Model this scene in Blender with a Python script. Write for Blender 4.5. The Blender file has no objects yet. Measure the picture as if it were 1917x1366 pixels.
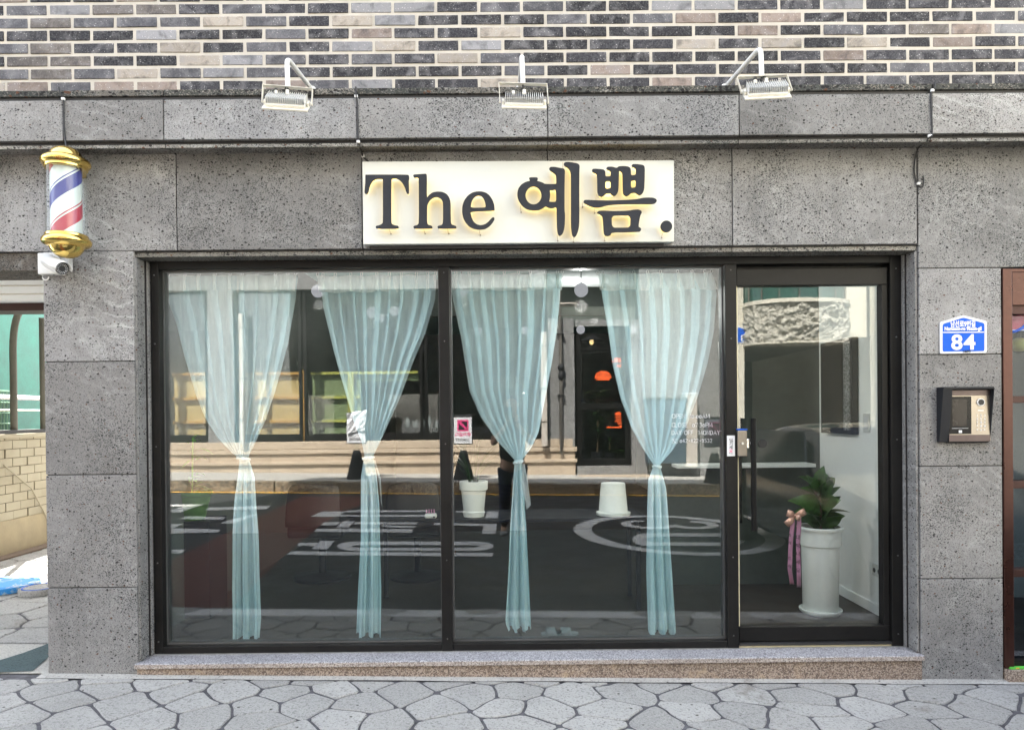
import bpy, bmesh, math, random
from mathutils import Vector, Matrix, noise
R = math.radians
PI = math.pi
S = bpy.context.scene
COL = S.collection

# ------------------------------------------------------------------ camera
CAMY, CAMZ, FPX, PPX, PPY, W0, H0 = -3.95, 1.47, 1305.0, 958.5, 782.0, 1917.0, 1366.0
def cam_axes(p, y, r):
    cp, sp, cy, sy, cr, sr = math.cos(p), math.sin(p), math.cos(y), math.sin(y), math.cos(r), math.sin(r)
    f = Vector((sy*cp, cy*cp, sp)); rt = Vector((cy, -sy, 0)); up = rt.cross(f)
    return rt*cr + up*sr, -rt*sr + up*cr, f
RT, UP, FW = cam_axes(R(-.3082), R(.2005), R(-.5515))
cd = bpy.data.cameras.new('camera'); cam = bpy.data.objects.new('camera', cd); COL.objects.link(cam)
cd.sensor_width = 36; cd.lens = FPX/W0*36; cd.shift_y = (PPY-H0/2)/W0; cd.clip_start = .02; cd.clip_end = 600
mw = Matrix((( RT.x, UP.x, -FW.x, 0), (RT.y, UP.y, -FW.y, CAMY), (RT.z, UP.z, -FW.z, CAMZ), (0, 0, 0, 1)))
cam.matrix_world = mw
S.camera = cam

# ------------------------------------------------------------------ light
SUN_EL, SUN_AZ = 52.0, -24.0          # azimuth measured from +y (behind the shop) towards -x
wd = bpy.data.worlds.new('World'); S.world = wd; wd.use_nodes = True
nt = wd.node_tree; nt.nodes.clear()
sky = nt.nodes.new('ShaderNodeTexSky'); sky.sky_type = 'NISHITA'; sky.sun_disc = False
sky.sun_elevation = R(SUN_EL); sky.sun_rotation = R(SUN_AZ); sky.air_density = 1.0; sky.dust_density = 2.0; sky.ozone_density = 1.0
bg = nt.nodes.new('ShaderNodeBackground'); bg.inputs['Strength'].default_value = .15
wo = nt.nodes.new('ShaderNodeOutputWorld')
hz = nt.nodes.new('ShaderNodeHueSaturation'); hz.inputs['Saturation'].default_value = .42
nt.links.new(sky.outputs[0], hz.inputs['Color']); nt.links.new(hz.outputs[0], bg.inputs[0]); nt.links.new(bg.outputs[0], wo.inputs[0])
sl = bpy.data.lights.new('sun', 'SUN'); sl.energy = 4.2; sl.angle = R(.5); sl.color = (1, .95, .87)
sun = bpy.data.objects.new('sun', sl); COL.objects.link(sun)
sdir = Vector((math.sin(R(SUN_AZ))*math.cos(R(SUN_EL)), math.cos(R(SUN_AZ))*math.cos(R(SUN_EL)), math.sin(R(SUN_EL))))
sun.rotation_euler = sdir.to_track_quat('Z', 'Y').to_euler(); sun.location = (0, 0, 30)
S.view_settings.view_transform = 'Standard'; S.view_settings.look = 'None'; S.view_settings.gamma = 1
S.view_settings.exposure = 3.15; S.view_settings.use_curve_mapping = False
S.cycles.max_bounces = 10; S.cycles.diffuse_bounces = 4; S.cycles.glossy_bounces = 6; S.cycles.transmission_bounces = 8
S.cycles.transparent_max_bounces = 40; S.cycles.use_denoising = True; S.cycles.sample_clamp_indirect = 8
S.cycles.caustics_reflective = False; S.cycles.caustics_refractive = False

# ------------------------------------------------------------------ measuring helpers
GL = .185                                             # plane of the shop glass
def gz(x): return -.0255 - .0174*x                    # the street falls gently to the right
def ray(px, py): return FW*FPX + RT*(px-PPX) - UP*(py-PPY)
def at(px, py, y=0.0):
    d = ray(px, py); t = (y-CAMY)/d.y
    return Vector((d.x*t, y, CAMZ+d.z*t))
def ground(px, py, h=0.0):
    d = ray(px, py); z = h
    for _ in range(5):
        t = (z-CAMZ)/d.z; z = gz(d.x*t)+h
    return Vector((d.x*t, CAMY+d.y*t, z))
def mir(px, py, h=0.0):                               # ground point across the street, surveyed in the glass
    g = ground(px, py, h); return Vector((g.x, 2*GL-g.y, g.z))
def mat_at(px, py, Y):                                # point in the plane y = Y across the street
    p = at(px, py, 2*GL-Y); return Vector((p.x, Y, p.z))

# ------------------------------------------------------------------ object helpers
def tag(o, label=None, cat=None, group=None, kind=None):
    if label: o['label'] = label
    if cat: o['category'] = cat
    if group: o['group'] = group
    if kind: o['kind'] = kind
    return o
def empty(name, loc=(0, 0, 0), label=None, cat=None, group=None):
    o = bpy.data.objects.new(name, None); COL.objects.link(o); o.location = loc; o.empty_display_size = .1
    return tag(o, label, cat, group)
def child(o, parent):
    o.parent = parent
    if parent:
        o.matrix_parent_inverse = Matrix.Translation(parent.location).inverted()
    return o
class MB:
    def __init__(s): s.v = []; s.f = []; s.col = []; s.g = []
    def add(s, vs, fs, col=None):
        n = len(s.v); s.g.append((n, len(vs), len(s.f), len(fs))); s.v += [tuple(v) for v in vs]; s.f += [tuple(i+n for i in f) for f in fs]; s.col += [col]*len(fs); return s
    def box(s, x0, x1, y0, y1, z0, z1, col=None):
        return s.add([(x0,y0,z0),(x1,y0,z0),(x1,y1,z0),(x0,y1,z0),(x0,y0,z1),(x1,y0,z1),(x1,y1,z1),(x0,y1,z1)],
              [(0,3,2,1),(4,5,6,7),(0,1,5,4),(1,2,6,5),(2,3,7,6),(3,0,4,7)], col)
    def obox(s, c, size, rot, col=None):
        hx, hy, hz = size[0]/2, size[1]/2, size[2]/2; c = Vector(c)
        vs = [c + rot @ Vector((a*hx, b*hy, d*hz)) for d in (-1, 1) for a, b in ((-1,-1),(1,-1),(1,1),(-1,1))]
        return s.add(vs, [(0,3,2,1),(4,5,6,7),(0,1,5,4),(1,2,6,5),(2,3,7,6),(3,0,4,7)], col)
    def tube(s, pts, r, n=12, cap=True):
        pts = [Vector(p) for p in pts]; rs = r if isinstance(r, (list, tuple)) else [r]*len(pts)
        vs = []; fs = []; ref = None
        for i, p in enumerate(pts):
            t = (pts[min(i+1, len(pts)-1)]-pts[max(i-1, 0)]).normalized()
            if ref is None: ref = Vector((0, 0, 1)) if abs(t.z) < .9 else Vector((1, 0, 0))
            a = t.cross(ref).normalized(); b = t.cross(a).normalized(); ref = -b if False else ref
            a2 = a
            for k in range(n):
                an = 2*PI*k/n; vs.append(p + (a2*math.cos(an)+b*math.sin(an))*rs[i])
        for i in range(len(pts)-1):
            for k in range(n):
                fs.append((i*n+k, i*n+(k+1) % n, (i+1)*n+(k+1) % n, (i+1)*n+k))
        if cap: fs.append(tuple(range(n-1, -1, -1))); fs.append(tuple((len(pts)-1)*n+k for k in range(n)))
        return s.add(vs, fs)
    def lathe(s, prof, c=(0, 0, 0), n=32, cap=True):
        vs = []; fs = []
        for r, z in prof:
            for k in range(n): vs.append((c[0]+r*math.cos(2*PI*k/n), c[1]+r*math.sin(2*PI*k/n), c[2]+z))
        for i in range(len(prof)-1):
            for k in range(n): fs.append((i*n+k, i*n+(k+1) % n, (i+1)*n+(k+1) % n, (i+1)*n+k))
        if cap: fs.append(tuple(range(n-1, -1, -1))); fs.append(tuple((len(prof)-1)*n+k for k in range(n)))
        return s.add(vs, fs)
    def ball(s, c, r, n=20, m=12, sc=(1, 1, 1)):
        prof = [(max(r*math.sin(PI*i/m), 1e-4), -r*math.cos(PI*i/m)) for i in range(m+1)]
        vs = []; fs = []
        for rr, z in prof:
            for k in range(n): vs.append((c[0]+rr*math.cos(2*PI*k/n)*sc[0], c[1]+rr*math.sin(2*PI*k/n)*sc[1], c[2]+z*sc[2]))
        for i in range(m):
            for k in range(n): fs.append((i*n+k, i*n+(k+1) % n, (i+1)*n+(k+1) % n, (i+1)*n+k))
        return s.add(vs, fs)
    def grid(s, rows):
        n = len(rows[0]); vs = [p for r in rows for p in r]
        fs = [(i*n+k, i*n+k+1, (i+1)*n+k+1, (i+1)*n+k) for i in range(len(rows)-1) for k in range(n-1)]
        return s.add(vs, fs)
    def slab(s, poly, h, up=Vector((0, 0, 1)), col=None):    # polygon (3-D points) extruded by h along up
        poly = [Vector(p) for p in poly]; n = len(poly)
        vs = poly + [p+up*h for p in poly]
        return s.add(vs, [tuple(range(n-1, -1, -1)), tuple(range(n, 2*n))] + [(i, (i+1) % n, n+(i+1) % n, n+i) for i in range(n)], col)
    def each(s, name, m, parent=None, per=1, **k):
        for i in range(0, len(s.g), per):
            q = MB()
            for v0, nv, f0, nf in s.g[i:i+per]: q.add(s.v[v0:v0+nv], [tuple(a-v0 for a in f) for f in s.f[f0:f0+nf]], s.col[f0] if nf else None)
            q.build(name, m, parent, **k)
    def build(s, name, m, parent=None, smooth=False, bevel=0, solid=0, sub=0, fix=True):
        me = bpy.data.meshes.new(name); me.from_pydata(s.v, [], s.f)
        if fix:
            bm = bmesh.new(); bm.from_mesh(me); bmesh.ops.recalc_face_normals(bm, faces=bm.faces); bm.to_mesh(me); bm.free()
        if any(c is not None for c in s.col):
            a = me.attributes.new('tint', 'FLOAT_COLOR', 'FACE')
            for i, c in enumerate(s.col): a.data[i].color = (*(c or (1, 1, 1)), 1)
        for q in (m if isinstance(m, list) else [m]): me.materials.append(q)
        if smooth:
            for p in me.polygons: p.use_smooth = True
        me.update()
        o = bpy.data.objects.new(name, me); COL.objects.link(o)
        if parent: child(o, parent)
        if solid: d = o.modifiers.new('solid', 'SOLIDIFY'); d.thickness = solid; d.offset = 0
        if bevel: d = o.modifiers.new('bevel', 'BEVEL'); d.width = bevel; d.segments = 2; d.limit_method = 'ANGLE'; d.angle_limit = R(35)
        if sub: d = o.modifiers.new('sub', 'SUBSURF'); d.levels = sub; d.render_levels = sub
        if smooth and not sub:
            try: me.set_sharp_from_angle(angle=R(40))
            except Exception: pass
        return o
def outline(name, loops, depth, m, parent, y, thick_bevel=0, back=False):
    """flat letter: loops are lists of (x, z); front face at y, body reaching to y+depth"""
    cu = bpy.data.curves.new(name, 'CURVE'); cu.dimensions = '2D'; cu.fill_mode = 'BOTH'
    cu.extrude = depth/2; cu.bevel_depth = thick_bevel; cu.bevel_resolution = 1
    for lp in loops:
        sp = cu.splines.new('POLY'); sp.points.add(len(lp)-1); sp.use_cyclic_u = True
        for q, (x, z) in zip(sp.points, lp): q.co = (x, z, 0, 1)
    t = bpy.data.objects.new('tmp', cu); COL.objects.link(t); bpy.context.view_layer.update()
    me = bpy.data.meshes.new_from_object(t.evaluated_get(bpy.context.evaluated_depsgraph_get()))
    bpy.data.objects.remove(t); bpy.data.curves.remove(cu)
    me.transform(Matrix.Translation((0, y+depth/2, 0)) @ Matrix.Rotation(R(90), 4, 'X'))
    me.materials.clear(); me.materials.append(m); me.name = name
    o = bpy.data.objects.new(name, me); COL.objects.link(o)
    return child(o, parent) if parent else o
def text(name, body, size, m, parent, loc, rot=(90, 0, 0), ext=.001, align='LEFT', bold=0, width=None, spacing=1, line=1):
    cu = bpy.data.curves.new(name, 'FONT'); cu.body = body; cu.size = size; cu.extrude = ext; cu.align_x = align; cu.offset = bold
    cu.space_character = spacing; cu.space_line = line; cu.resolution_u = 4
    t = bpy.data.objects.new('tmp', cu); COL.objects.link(t); bpy.context.view_layer.update()
    me = bpy.data.meshes.new_from_object(t.evaluated_get(bpy.context.evaluated_depsgraph_get()))
    bpy.data.objects.remove(t); bpy.data.curves.remove(cu)
    if width:
        xs = [v.co.x for v in me.vertices]; k = width/(max(xs)-min(xs)); me.transform(Matrix.Diagonal((k, 1, 1, 1)))
    me.transform(Matrix.Translation(loc) @ Matrix.Rotation(R(rot[2]), 4, 'Z') @ Matrix.Rotation(R(rot[0]), 4, 'X'))
    me.materials.clear(); me.materials.append(m); me.name = name
    o = bpy.data.objects.new(name, me); COL.objects.link(o)
    return child(o, parent) if parent else o

# ------------------------------------------------------------------ materials
class NT:
    def __init__(s, name):
        s.m = bpy.data.materials.new(name); s.m.use_nodes = True; s.t = s.m.node_tree; s.t.nodes.clear()
        s.out = s.t.nodes.new('ShaderNodeOutputMaterial')
    def n(s, typ, **k):
        nd = s.t.nodes.new('ShaderNode'+typ)
        for a, b in k.items():
            if a.startswith('i_'):
                key = a[2:].replace('_', ' '); nd.inputs[int(key) if key.isdigit() else key].default_value = b
            else: setattr(nd, a, b)
        return nd
    def l(s, a, b): s.t.links.new(a, b)
    def coords(s, scale=(1, 1, 1)):
        tc = s.n('TexCoord'); mp = s.n('Mapping'); mp.inputs['Scale'].default_value = scale
        s.l(tc.outputs['Object'], mp.inputs['Vector']); return mp.outputs[0]
    def noise(s, vec, scale, detail=4, rough=.55, dist=0):
        nd = s.n('TexNoise'); nd.inputs['Scale'].default_value = scale; nd.inputs['Detail'].default_value = detail
        nd.inputs['Roughness'].default_value = rough; nd.inputs['Distortion'].default_value = dist
        s.l(vec, nd.inputs['Vector']); return nd.outputs[0]
    def vor(s, vec, scale, feature='F1', out='Distance', rand=1):
        nd = s.n('TexVoronoi', feature=feature); nd.inputs['Scale'].default_value = scale; nd.inputs['Randomness'].default_value = rand
        s.l(vec, nd.inputs['Vector']); return nd.outputs[out]
    def ramp(s, fac, stops, interp='LINEAR'):
        nd = s.n('ValToRGB'); cr = nd.color_ramp; cr.interpolation = interp
        while len(cr.elements) < len(stops): cr.elements.new(.5)
        for e, (p, c) in zip(cr.elements, stops): e.position = p; e.color = (*c, 1) if len(c) == 3 else c
        s.l(fac, nd.inputs[0]); return nd.outputs[0]
    def rng(s, v, a, b, c, d):
        nd = s.n('MapRange'); s.l(v, nd.inputs[0])
        for i, x in enumerate((a, b, c, d)): nd.inputs[i+1].default_value = x
        return nd.outputs[0]
    def mix(s, fac, a, b, mode='MIX'):
        nd = s.n('Mix', data_type='RGBA', blend_type=mode)
        for sock, v in ((nd.inputs[0], fac), (nd.inputs[6], a), (nd.inputs[7], b)):
            if hasattr(v, 'links') or hasattr(v, 'is_linked'): s.l(v, sock)
            elif isinstance(v, (int, float)): sock.default_value = v
            else: sock.default_value = (*v, 1)
        return nd.outputs[2]
    def math(s, op, a, b=0):
        nd = s.n('Math', operation=op)
        for i, v in enumerate((a, b)):
            if isinstance(v, (int, float)): nd.inputs[i].default_value = v
            else: s.l(v, nd.inputs[i])
        return nd.outputs[0]
    def pbr(s, col, rough=.6, metal=0, bump=None, bs=.3, bd=.002, spec=.5, **k):
        p = s.n('BsdfPrincipled')
        for key, v in (('Base Color', col), ('Roughness', rough), ('Metallic', metal), ('Specular IOR Level', spec)):
            if isinstance(v, (int, float)): p.inputs[key].default_value = v
            elif isinstance(v, tuple): p.inputs[key].default_value = (*v, 1)
            else: s.l(v, p.inputs[key])
        for key, v in k.items(): p.inputs[key.replace('_', ' ')].default_value = v
        if bump is not None:
            b = s.n('Bump'); b.inputs['Strength'].default_value = bs; b.inputs['Distance'].default_value = bd
            s.l(bump, b.inputs['Height']); s.l(b.outputs[0], p.inputs['Normal'])
        s.l(p.outputs[0], s.out.inputs[0]); return s.m
def plain(name, c, rough=.5, metal=0, var=.12, scale=6, bump=.15, **k):
    t = NT(name); v = t.coords(); a = t.noise(v, scale, 5, .6); b = t.noise(v, scale*14, 3, .6)
    f = t.math('ADD', t.math('MULTIPLY', a, .7), t.math('MULTIPLY', b, .3))
    lo = tuple(x*(1-var*1.4) for x in c); hi = tuple(min(x*(1+var*1.4), 1) for x in c)
    col = t.ramp(f, [(.3, lo), (.7, hi)])
    return t.pbr(col, t.rng(a, .3, .7, max(rough-.07, .02), min(rough+.07, 1)), metal, b, bump, .001, **k)
def emis(name, c, s):
    t = NT(name); e = t.n('Emission'); e.inputs[0].default_value = (*c, 1); e.inputs[1].default_value = s
    t.l(e.outputs[0], t.out.inputs[0]); return t.m
def basalt(name, base=.30, tint=(1, 1, 1.02), pores=1.0, warm=.3):
    t = NT(name); v = t.coords(); g = t.n('NewGeometry'); rnd = g.outputs['Random Per Island']
    off = t.n('CombineXYZ'); t.l(t.math('MULTIPLY', rnd, 37), off.inputs[0]); t.l(t.math('MULTIPLY', rnd, 91), off.inputs[2])
    vv = t.n('VectorMath', operation='ADD'); t.l(v, vv.inputs[0]); t.l(off.outputs[0], vv.inputs[1]); v = vv.outputs[0]
    cloud = t.noise(v, 1.6, 6, .62, .8); fine = t.noise(v, 170, 4, .75); mid = t.noise(v, 11, 5, .65, 1.5); grain = t.noise(v, 62, 3, .7)
    c = tuple(base*x for x in tint)
    col = t.ramp(cloud, [(.22, tuple(x*.58 for x in c)), (.45, tuple(x*.92 for x in c)), (.58, tuple(x*1.1 for x in c)), (.75, tuple(x*1.5 for x in c))])
    col = t.mix(t.rng(rnd, 0, 1, 0, .45), col, (base*.92, base*.86, base*.78), 'MIX')
    col = t.mix(t.rng(mid, .50, .7, 0, .25), col, (.50, .50, .48))
    # chalky smears and swirls left by handling
    sm = t.noise(v, 1.9, 7, .6, 5.5); col = t.mix(t.rng(sm, .56, .72, 0, .42), col, (.52, .53, .51))
    wv = t.n('TexWave', wave_type='RINGS', rings_direction='SPHERICAL'); wv.inputs['Scale'].default_value = 4.2; wv.inputs['Distortion'].default_value = 9; wv.inputs['Detail'].default_value = 4; wv.inputs['Detail Scale'].default_value = 1.2
    t.l(v, wv.inputs[0]); msk = t.noise(v, 1.1, 3, .5, 0)
    col = t.mix(t.math('MULTIPLY', t.rng(wv.outputs['Fac'], .80, .98, 0, 1), t.rng(msk, .5, .68, 0, .34)), col, (.62, .63, .61))
    dk = t.noise(v, .9, 4, .55, .5); col = t.mix(t.rng(dk, .52, .75, 0, .5), col, tuple(x*.42 for x in c))
    col = t.mix(t.rng(fine, .35, .75, .0, .55), col, tuple(x*.34 for x in c))
    col = t.mix(t.rng(grain, .58, .74, 0, .5), col, tuple(x*.22 for x in c))
    # pores
    mp = t.n('Mapping'); mp.inputs['Scale'].default_value = (1, 1, 1.5); t.l(v, mp.inputs[0]); pv = mp.outputs[0]
    d0 = t.n('VectorMath', operation='SCALE'); nn = t.n('TexNoise'); nn.inputs['Scale'].default_value = 55; t.l(pv, nn.inputs['Vector'])
    t.l(nn.outputs[1], d0.inputs[0]); d0.inputs['Scale'].default_value = .02
    d1 = t.n('VectorMath', operation='ADD'); t.l(pv, d1.inputs[0]); t.l(d0.outputs[0], d1.inputs[1]); pv = d1.outputs[0]
    dens = t.noise(v, 3.2, 3, .5)
    p1 = t.math('LESS_THAN', t.vor(pv, 112), t.rng(dens, .3, .7, .18*pores, .44*pores))
    p2d = t.n('TexVoronoi'); p2d.inputs['Scale'].default_value = 50; t.l(pv, p2d.inputs['Vector'])
    sel = t.n('SeparateColor'); t.l(p2d.outputs['Color'], sel.inputs[0])
    p2 = t.math('MULTIPLY', t.math('LESS_THAN', p2d.outputs['Distance'], t.rng(sel.outputs[2], 0, 1, .14*pores, .36*pores)), t.math('LESS_THAN', sel.outputs[0], .40))
    pc = t.mix(t.math('LESS_THAN', sel.outputs[1], warm), (.016, .015, .015), (.10, .045, .025))
    sk_ = t.n('Mapping'); sk_.inputs['Scale'].default_value = (9, 9, .45); t.l(v, sk_.inputs[0]); stk = t.noise(sk_.outputs[0], 1.0, 4, .6, .4)
    col = t.mix(t.rng(stk, .54, .72, 0, .32), col, tuple(x*.45 for x in c))
    bri = t.n('HueSaturation'); t.l(t.rng(t.math('FRACT', t.math('MULTIPLY', rnd, 7.3)), 0, 1, .80, 1.24), bri.inputs['Value']); t.l(col, bri.inputs['Color']); col = bri.outputs[0]
    col = t.mix(t.math('MULTIPLY', p1, .8), col, (.022, .028, .027)); col = t.mix(t.math('MULTIPLY', p2, .9), col, pc)
    h = t.math('SUBTRACT', t.math('ADD', t.math('MULTIPLY', fine, .8), t.math('MULTIPLY', grain, -.8)), t.math('ADD', p1, p2))
    return t.pbr(col, .8, 0, h, .75, .004, spec=.2)
M = {}
M['basalt'] = basalt('basalt', .30, (1.01, 1, .985), 1, .08); M['basalt_pillar'] = basalt('rust_spotted_basalt', .295, (1, .99, .99), .95, .42); M['basalt_dark'] = basalt('weathered_basalt', .20, (1.04, .95, .80), 1.9, .05)
M['basalt_warm'] = basalt('warm_basalt', .26, (1.05, 1, .9), 1.3, .2)
M['black'] = plain('black_anodised_metal', (.0085, .0082, .008), .42, .0, .3, 3, .04, spec=.22)
M['pipe_paint'] = plain('aged_cream_pipe', (.46, .42, .37), .5, 0, .12, 5)
M['bead'] = plain('grey_bead', (.10, .10, .10), .4, .3)
M['joint'] = plain('black_sealant', (.012, .011, .011), .55)
M['white_plastic'] = plain('white_plastic', (.68, .68, .655), .4, 0, .05)
M['cream_metal'] = plain('yellowed_white_paint', (.72, .69, .60), .42, 0, .10, 9)
M['rubber'] = plain('black_rubber', (.02, .02, .02), .6)
M['white_paint'] = plain('white_wall_paint', (.93, .94, .92), .6, 0, .04, 2)
M['mortar'] = plain('mortar', (.48, .445, .385), .9, 0, .10, 14, .8)
def m_brick():
    t = NT('glazed_grey_brick'); v = t.coords(); a = t.n('Attribute'); a.attribute_name = 'tint'
    g = t.n('NewGeometry'); rnd = g.outputs['Random Per Island']
    off = t.n('CombineXYZ'); t.l(t.math('MULTIPLY', rnd, 53), off.inputs[0])
    vv = t.n('VectorMath', operation='ADD'); t.l(v, vv.inputs[0]); t.l(off.outputs[0], vv.inputs[1]); v = vv.outputs[0]
    n1 = t.noise(v, 11, 5, .62, .6); n2 = t.noise(v, 120, 3, .7)
    col = t.mix(t.rng(n1, .47, .68, 0, .5), a.outputs['Color'], (.26, .255, .262))
    col = t.mix(t.rng(n1, .50, .33, 0, .6), col, (.03, .03, .036))
    sp = t.vor(v, 70); col = t.mix(t.math('MULTIPLY', t.math('LESS_THAN', sp, .16), t.rng(n1, .4, .6, 0, .8)), col, (.62, .6, .58))
    col = t.mix(t.rng(n2, .4, .75, 0, .18), col, (.4, .39, .38))
    return t.pbr(col, t.rng(n1, .3, .7, .55, .8), 0, t.math('ADD', n2, n1), .6, .003, spec=.16)
M['brick'] = m_brick()
def m_granite(name, tone=(.30, .24, .20), dark=(.07, .055, .05), lite=(.55, .48, .42), rough=.35, sc=190, stain=0):
    t = NT(name); v = t.coords()
    d = t.n('TexVoronoi'); d.inputs['Scale'].default_value = sc; t.l(v, d.inputs['Vector'])
    s = t.n('SeparateColor'); t.l(d.outputs['Color'], s.inputs[0])
    col = t.ramp(s.outputs[0], [(0, dark), (.28, dark), (.3, tone), (.62, tone), (.66, lite), (1, lite)])
    n = t.noise(v, 260, 3, .7); col = t.mix(t.rng(n, .3, .7, 0, .5), col, tone)
    big = t.noise(v, 1.6, 4, .6); col = t.mix(t.rng(big, .4, .65, 0, .3), col, tuple(x*.55 for x in tone))
    if stain:
        tc = t.n('SeparateXYZ'); t.l(v, tc.inputs[0]); st = t.noise(v, 5, 4, .6, 1)
        col = t.mix(t.rng(st, .60, .72, 0, .5), col, (.42, .32, .21))
    return t.pbr(col, rough, 0, n, .15, .001)
M['granite_front'] = m_granite('brown_granite', (.22, .165, .13), (.07, .05, .04), (.42, .35, .29), .5, 170, 1)
M['granite_top'] = m_granite('sky_tinted_granite', (.29, .285, .30), (.10, .095, .10), (.58, .57, .60), .38)  # same stone as the front; polished top's sky reflection put into its colour
def m_glass(name, r0=.088, tint=(.972, .985, .98), rough=0, power=5):
    t = NT(name); lw = t.n('LayerWeight'); lw.inputs[0].default_value = .5
    f = t.math('ADD', t.math('MULTIPLY', t.math('POWER', lw.outputs['Facing'], power), .9), r0)
    tr = t.n('BsdfTransparent'); tr.inputs[0].default_value = (*tint, 1)
    gl = t.n('BsdfGlossy'); gl.inputs['Roughness'].default_value = rough
    bq = t.n('Bump'); bq.inputs['Strength'].default_value = .5; bq.inputs['Distance'].default_value = .0006; t.l(t.noise(t.coords((1, 1, .5)), 2.2, 2, .4), bq.inputs['Height']); t.l(bq.outputs[0], gl.inputs['Normal'])
    mx = t.n('MixShader'); t.l(f, mx.inputs[0]); t.l(tr.outputs[0], mx.inputs[1]); t.l(gl.outputs[0], mx.inputs[2])
    t.l(mx.outputs[0], t.out.inputs[0]); return t.m
M['glass'] = m_glass('window_glass')
M['glass_blue'] = m_glass('blue_tinted_glass', .022, (.78, .84, .93))
M['glass_clear'] = m_glass('clear_acrylic', .03, (.97, .99, .98))
def m_film():
    t = NT('frosted_film'); tr = t.n('BsdfTransparent'); tr.inputs[0].default_value = (.86, .90, .90, 1)
    df = t.n('BsdfTranslucent'); df.inputs[0].default_value = (.5, .6, .62, 1); d2 = t.n('BsdfDiffuse'); d2.inputs[0].default_value = (.5, .6, .64, 1)
    a = t.n('MixShader'); t.l(df.outputs[0], a.inputs[1]); t.l(d2.outputs[0], a.inputs[2])
    mx = t.n('MixShader'); mx.inputs[0].default_value = .016; t.l(tr.outputs[0], mx.inputs[1]); t.l(a.outputs[0], mx.inputs[2])
    t.l(mx.outputs[0], t.out.inputs[0]); return t.m
M['film'] = m_film()
def m_sheer(name, c, alpha):
    t = NT(name); v = t.coords((1, 1, .06)); n = t.noise(v, 34, 4, .6, .3); v2 = t.coords((1, 1, .35)); n2 = t.noise(v2, 7, 4, .6, .8)
    tr = t.n('BsdfTransparent'); tr.inputs[0].default_value = (.97, 1, 1, 1)
    bp_ = t.n('Bump'); bp_.inputs['Strength'].default_value = .55; bp_.inputs['Distance'].default_value = .02; t.l(t.math('ADD', n, n2), bp_.inputs['Height'])
    a = t.n('BsdfDiffuse'); a.inputs[0].default_value = (*c, 1); b = t.n('BsdfTranslucent'); b.inputs[0].default_value = (*c, 1)
    t.l(bp_.outputs[0], a.inputs['Normal'])
    m1 = t.n('MixShader'); m1.inputs[0].default_value = .10; t.l(a.outputs[0], m1.inputs[1]); t.l(b.outputs[0], m1.inputs[2])
    al = t.math('MULTIPLY', t.rng(n, .3, .7, .88, 1.12), t.rng(n2, .3, .7, alpha*.86, alpha*1.14))
    m2 = t.n('MixShader'); t.l(al, m2.inputs[0]); t.l(tr.outputs[0], m2.inputs[1]); t.l(m1.outputs[0], m2.inputs[2])
    t.l(m2.outputs[0], t.out.inputs[0]); return t.m
M['sheer'] = m_sheer('sheer_blue_voile', (.76, .95, 1.0), .43)
M['sheer_tail'] = m_sheer('gathered_blue_voile', (.78, .96, 1.0), .74)
M['sheer_head'] = m_sheer('curtain_heading_tape', (.86, .95, .96), .52)
def m_paving(name, c=(.42, .45, .47), rand=.18):
    t = NT(name); v = t.coords(); g = t.n('NewGeometry'); rnd = g.outputs['Random Per Island']
    n1 = t.noise(v, 2.2, 6, .65, .6); n2 = t.noise(v, 210, 4, .8); n3 = t.noise(v, 26, 5, .7); n4 = t.noise(v, 75, 3, .7)
    col = t.mix(t.rng(rnd, 0, 1, 0, 1), tuple(x*(1-rand) for x in c), tuple(x*(1+rand) for x in c))
    col = t.mix(t.rng(n1, .48, .70, 0, .5), col, tuple(x*.6 for x in c))
    col = t.mix(t.rng(n3, .50, .70, 0, .4), col, tuple(x*.55 for x in c)); col = t.mix(t.rng(n2, .42, .68, .0, .7), col, tuple(x*1.5 for x in c))
    col = t.mix(t.rng(n4, .52, .66, 0, .75), col, tuple(x*.45 for x in c))
    gsp = t.vor(v, 9); col = t.mix(t.math('LESS_THAN', gsp, .07), col, (.09, .085, .075))
    st = t.noise(v, 1.1, 5, .65, 1.5); col = t.mix(t.rng(st, .62, .74, 0, .6), col, (.13, .11, .08))
    return t.pbr(col, .85, 0, t.math('ADD', t.math('ADD', n2, n3), n4), .9, .006, spec=.2)
M['paving'] = m_paving('stamped_concrete', (.350, .345, .328), .18)
M['pave_joint'] = plain('dark_paving_joint', (.075, .073, .08), .95, 0, .55, 26, 1)
M['concrete'] = m_paving('rough_concrete', (.42, .41, .38), .02)
M['teal_strip'] = m_paving('painted_teal_concrete', (.055, .085, .09), .02)
def m_asphalt(name, c):
    t = NT(name); v = t.coords(); n1 = t.noise(v, .7, 5, .6); n2 = t.noise(v, 120, 3, .8); vv = t.vor(v, 160)
    col = t.mix(t.rng(n1, .35, .7, 0, .5), c, tuple(x*1.35 for x in c)); col = t.mix(t.rng(n2, .5, .8, 0, .5), col, tuple(x*2.2 for x in c))
    return t.pbr(col, .85, 0, vv, .5, .006, spec=.25)
M['asphalt'] = m_asphalt('asphalt', (.030, .032, .034)); M['red_asphalt'] = m_asphalt('red_painted_asphalt', (.095, .036, .03))
def m_road_paint(name, c):
    t = NT(name); v = t.coords(); n1 = t.noise(v, 5, 5, .7); n2 = t.noise(v, 60, 3, .8)
    col = t.mix(t.rng(n1, .48, .62, 0, .45), c, tuple(x*.45 for x in c)); col = t.mix(t.rng(n2, .6, .75, 0, .6), col, (.08, .08, .08))
    return t.pbr(col, .7, 0, n2, .3, .002)
M['road_white'] = m_road_paint('road_white', (.62, .62, .60)); M['road_yellow'] = m_road_paint('road_yellow', (.72, .40, .05))
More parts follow.
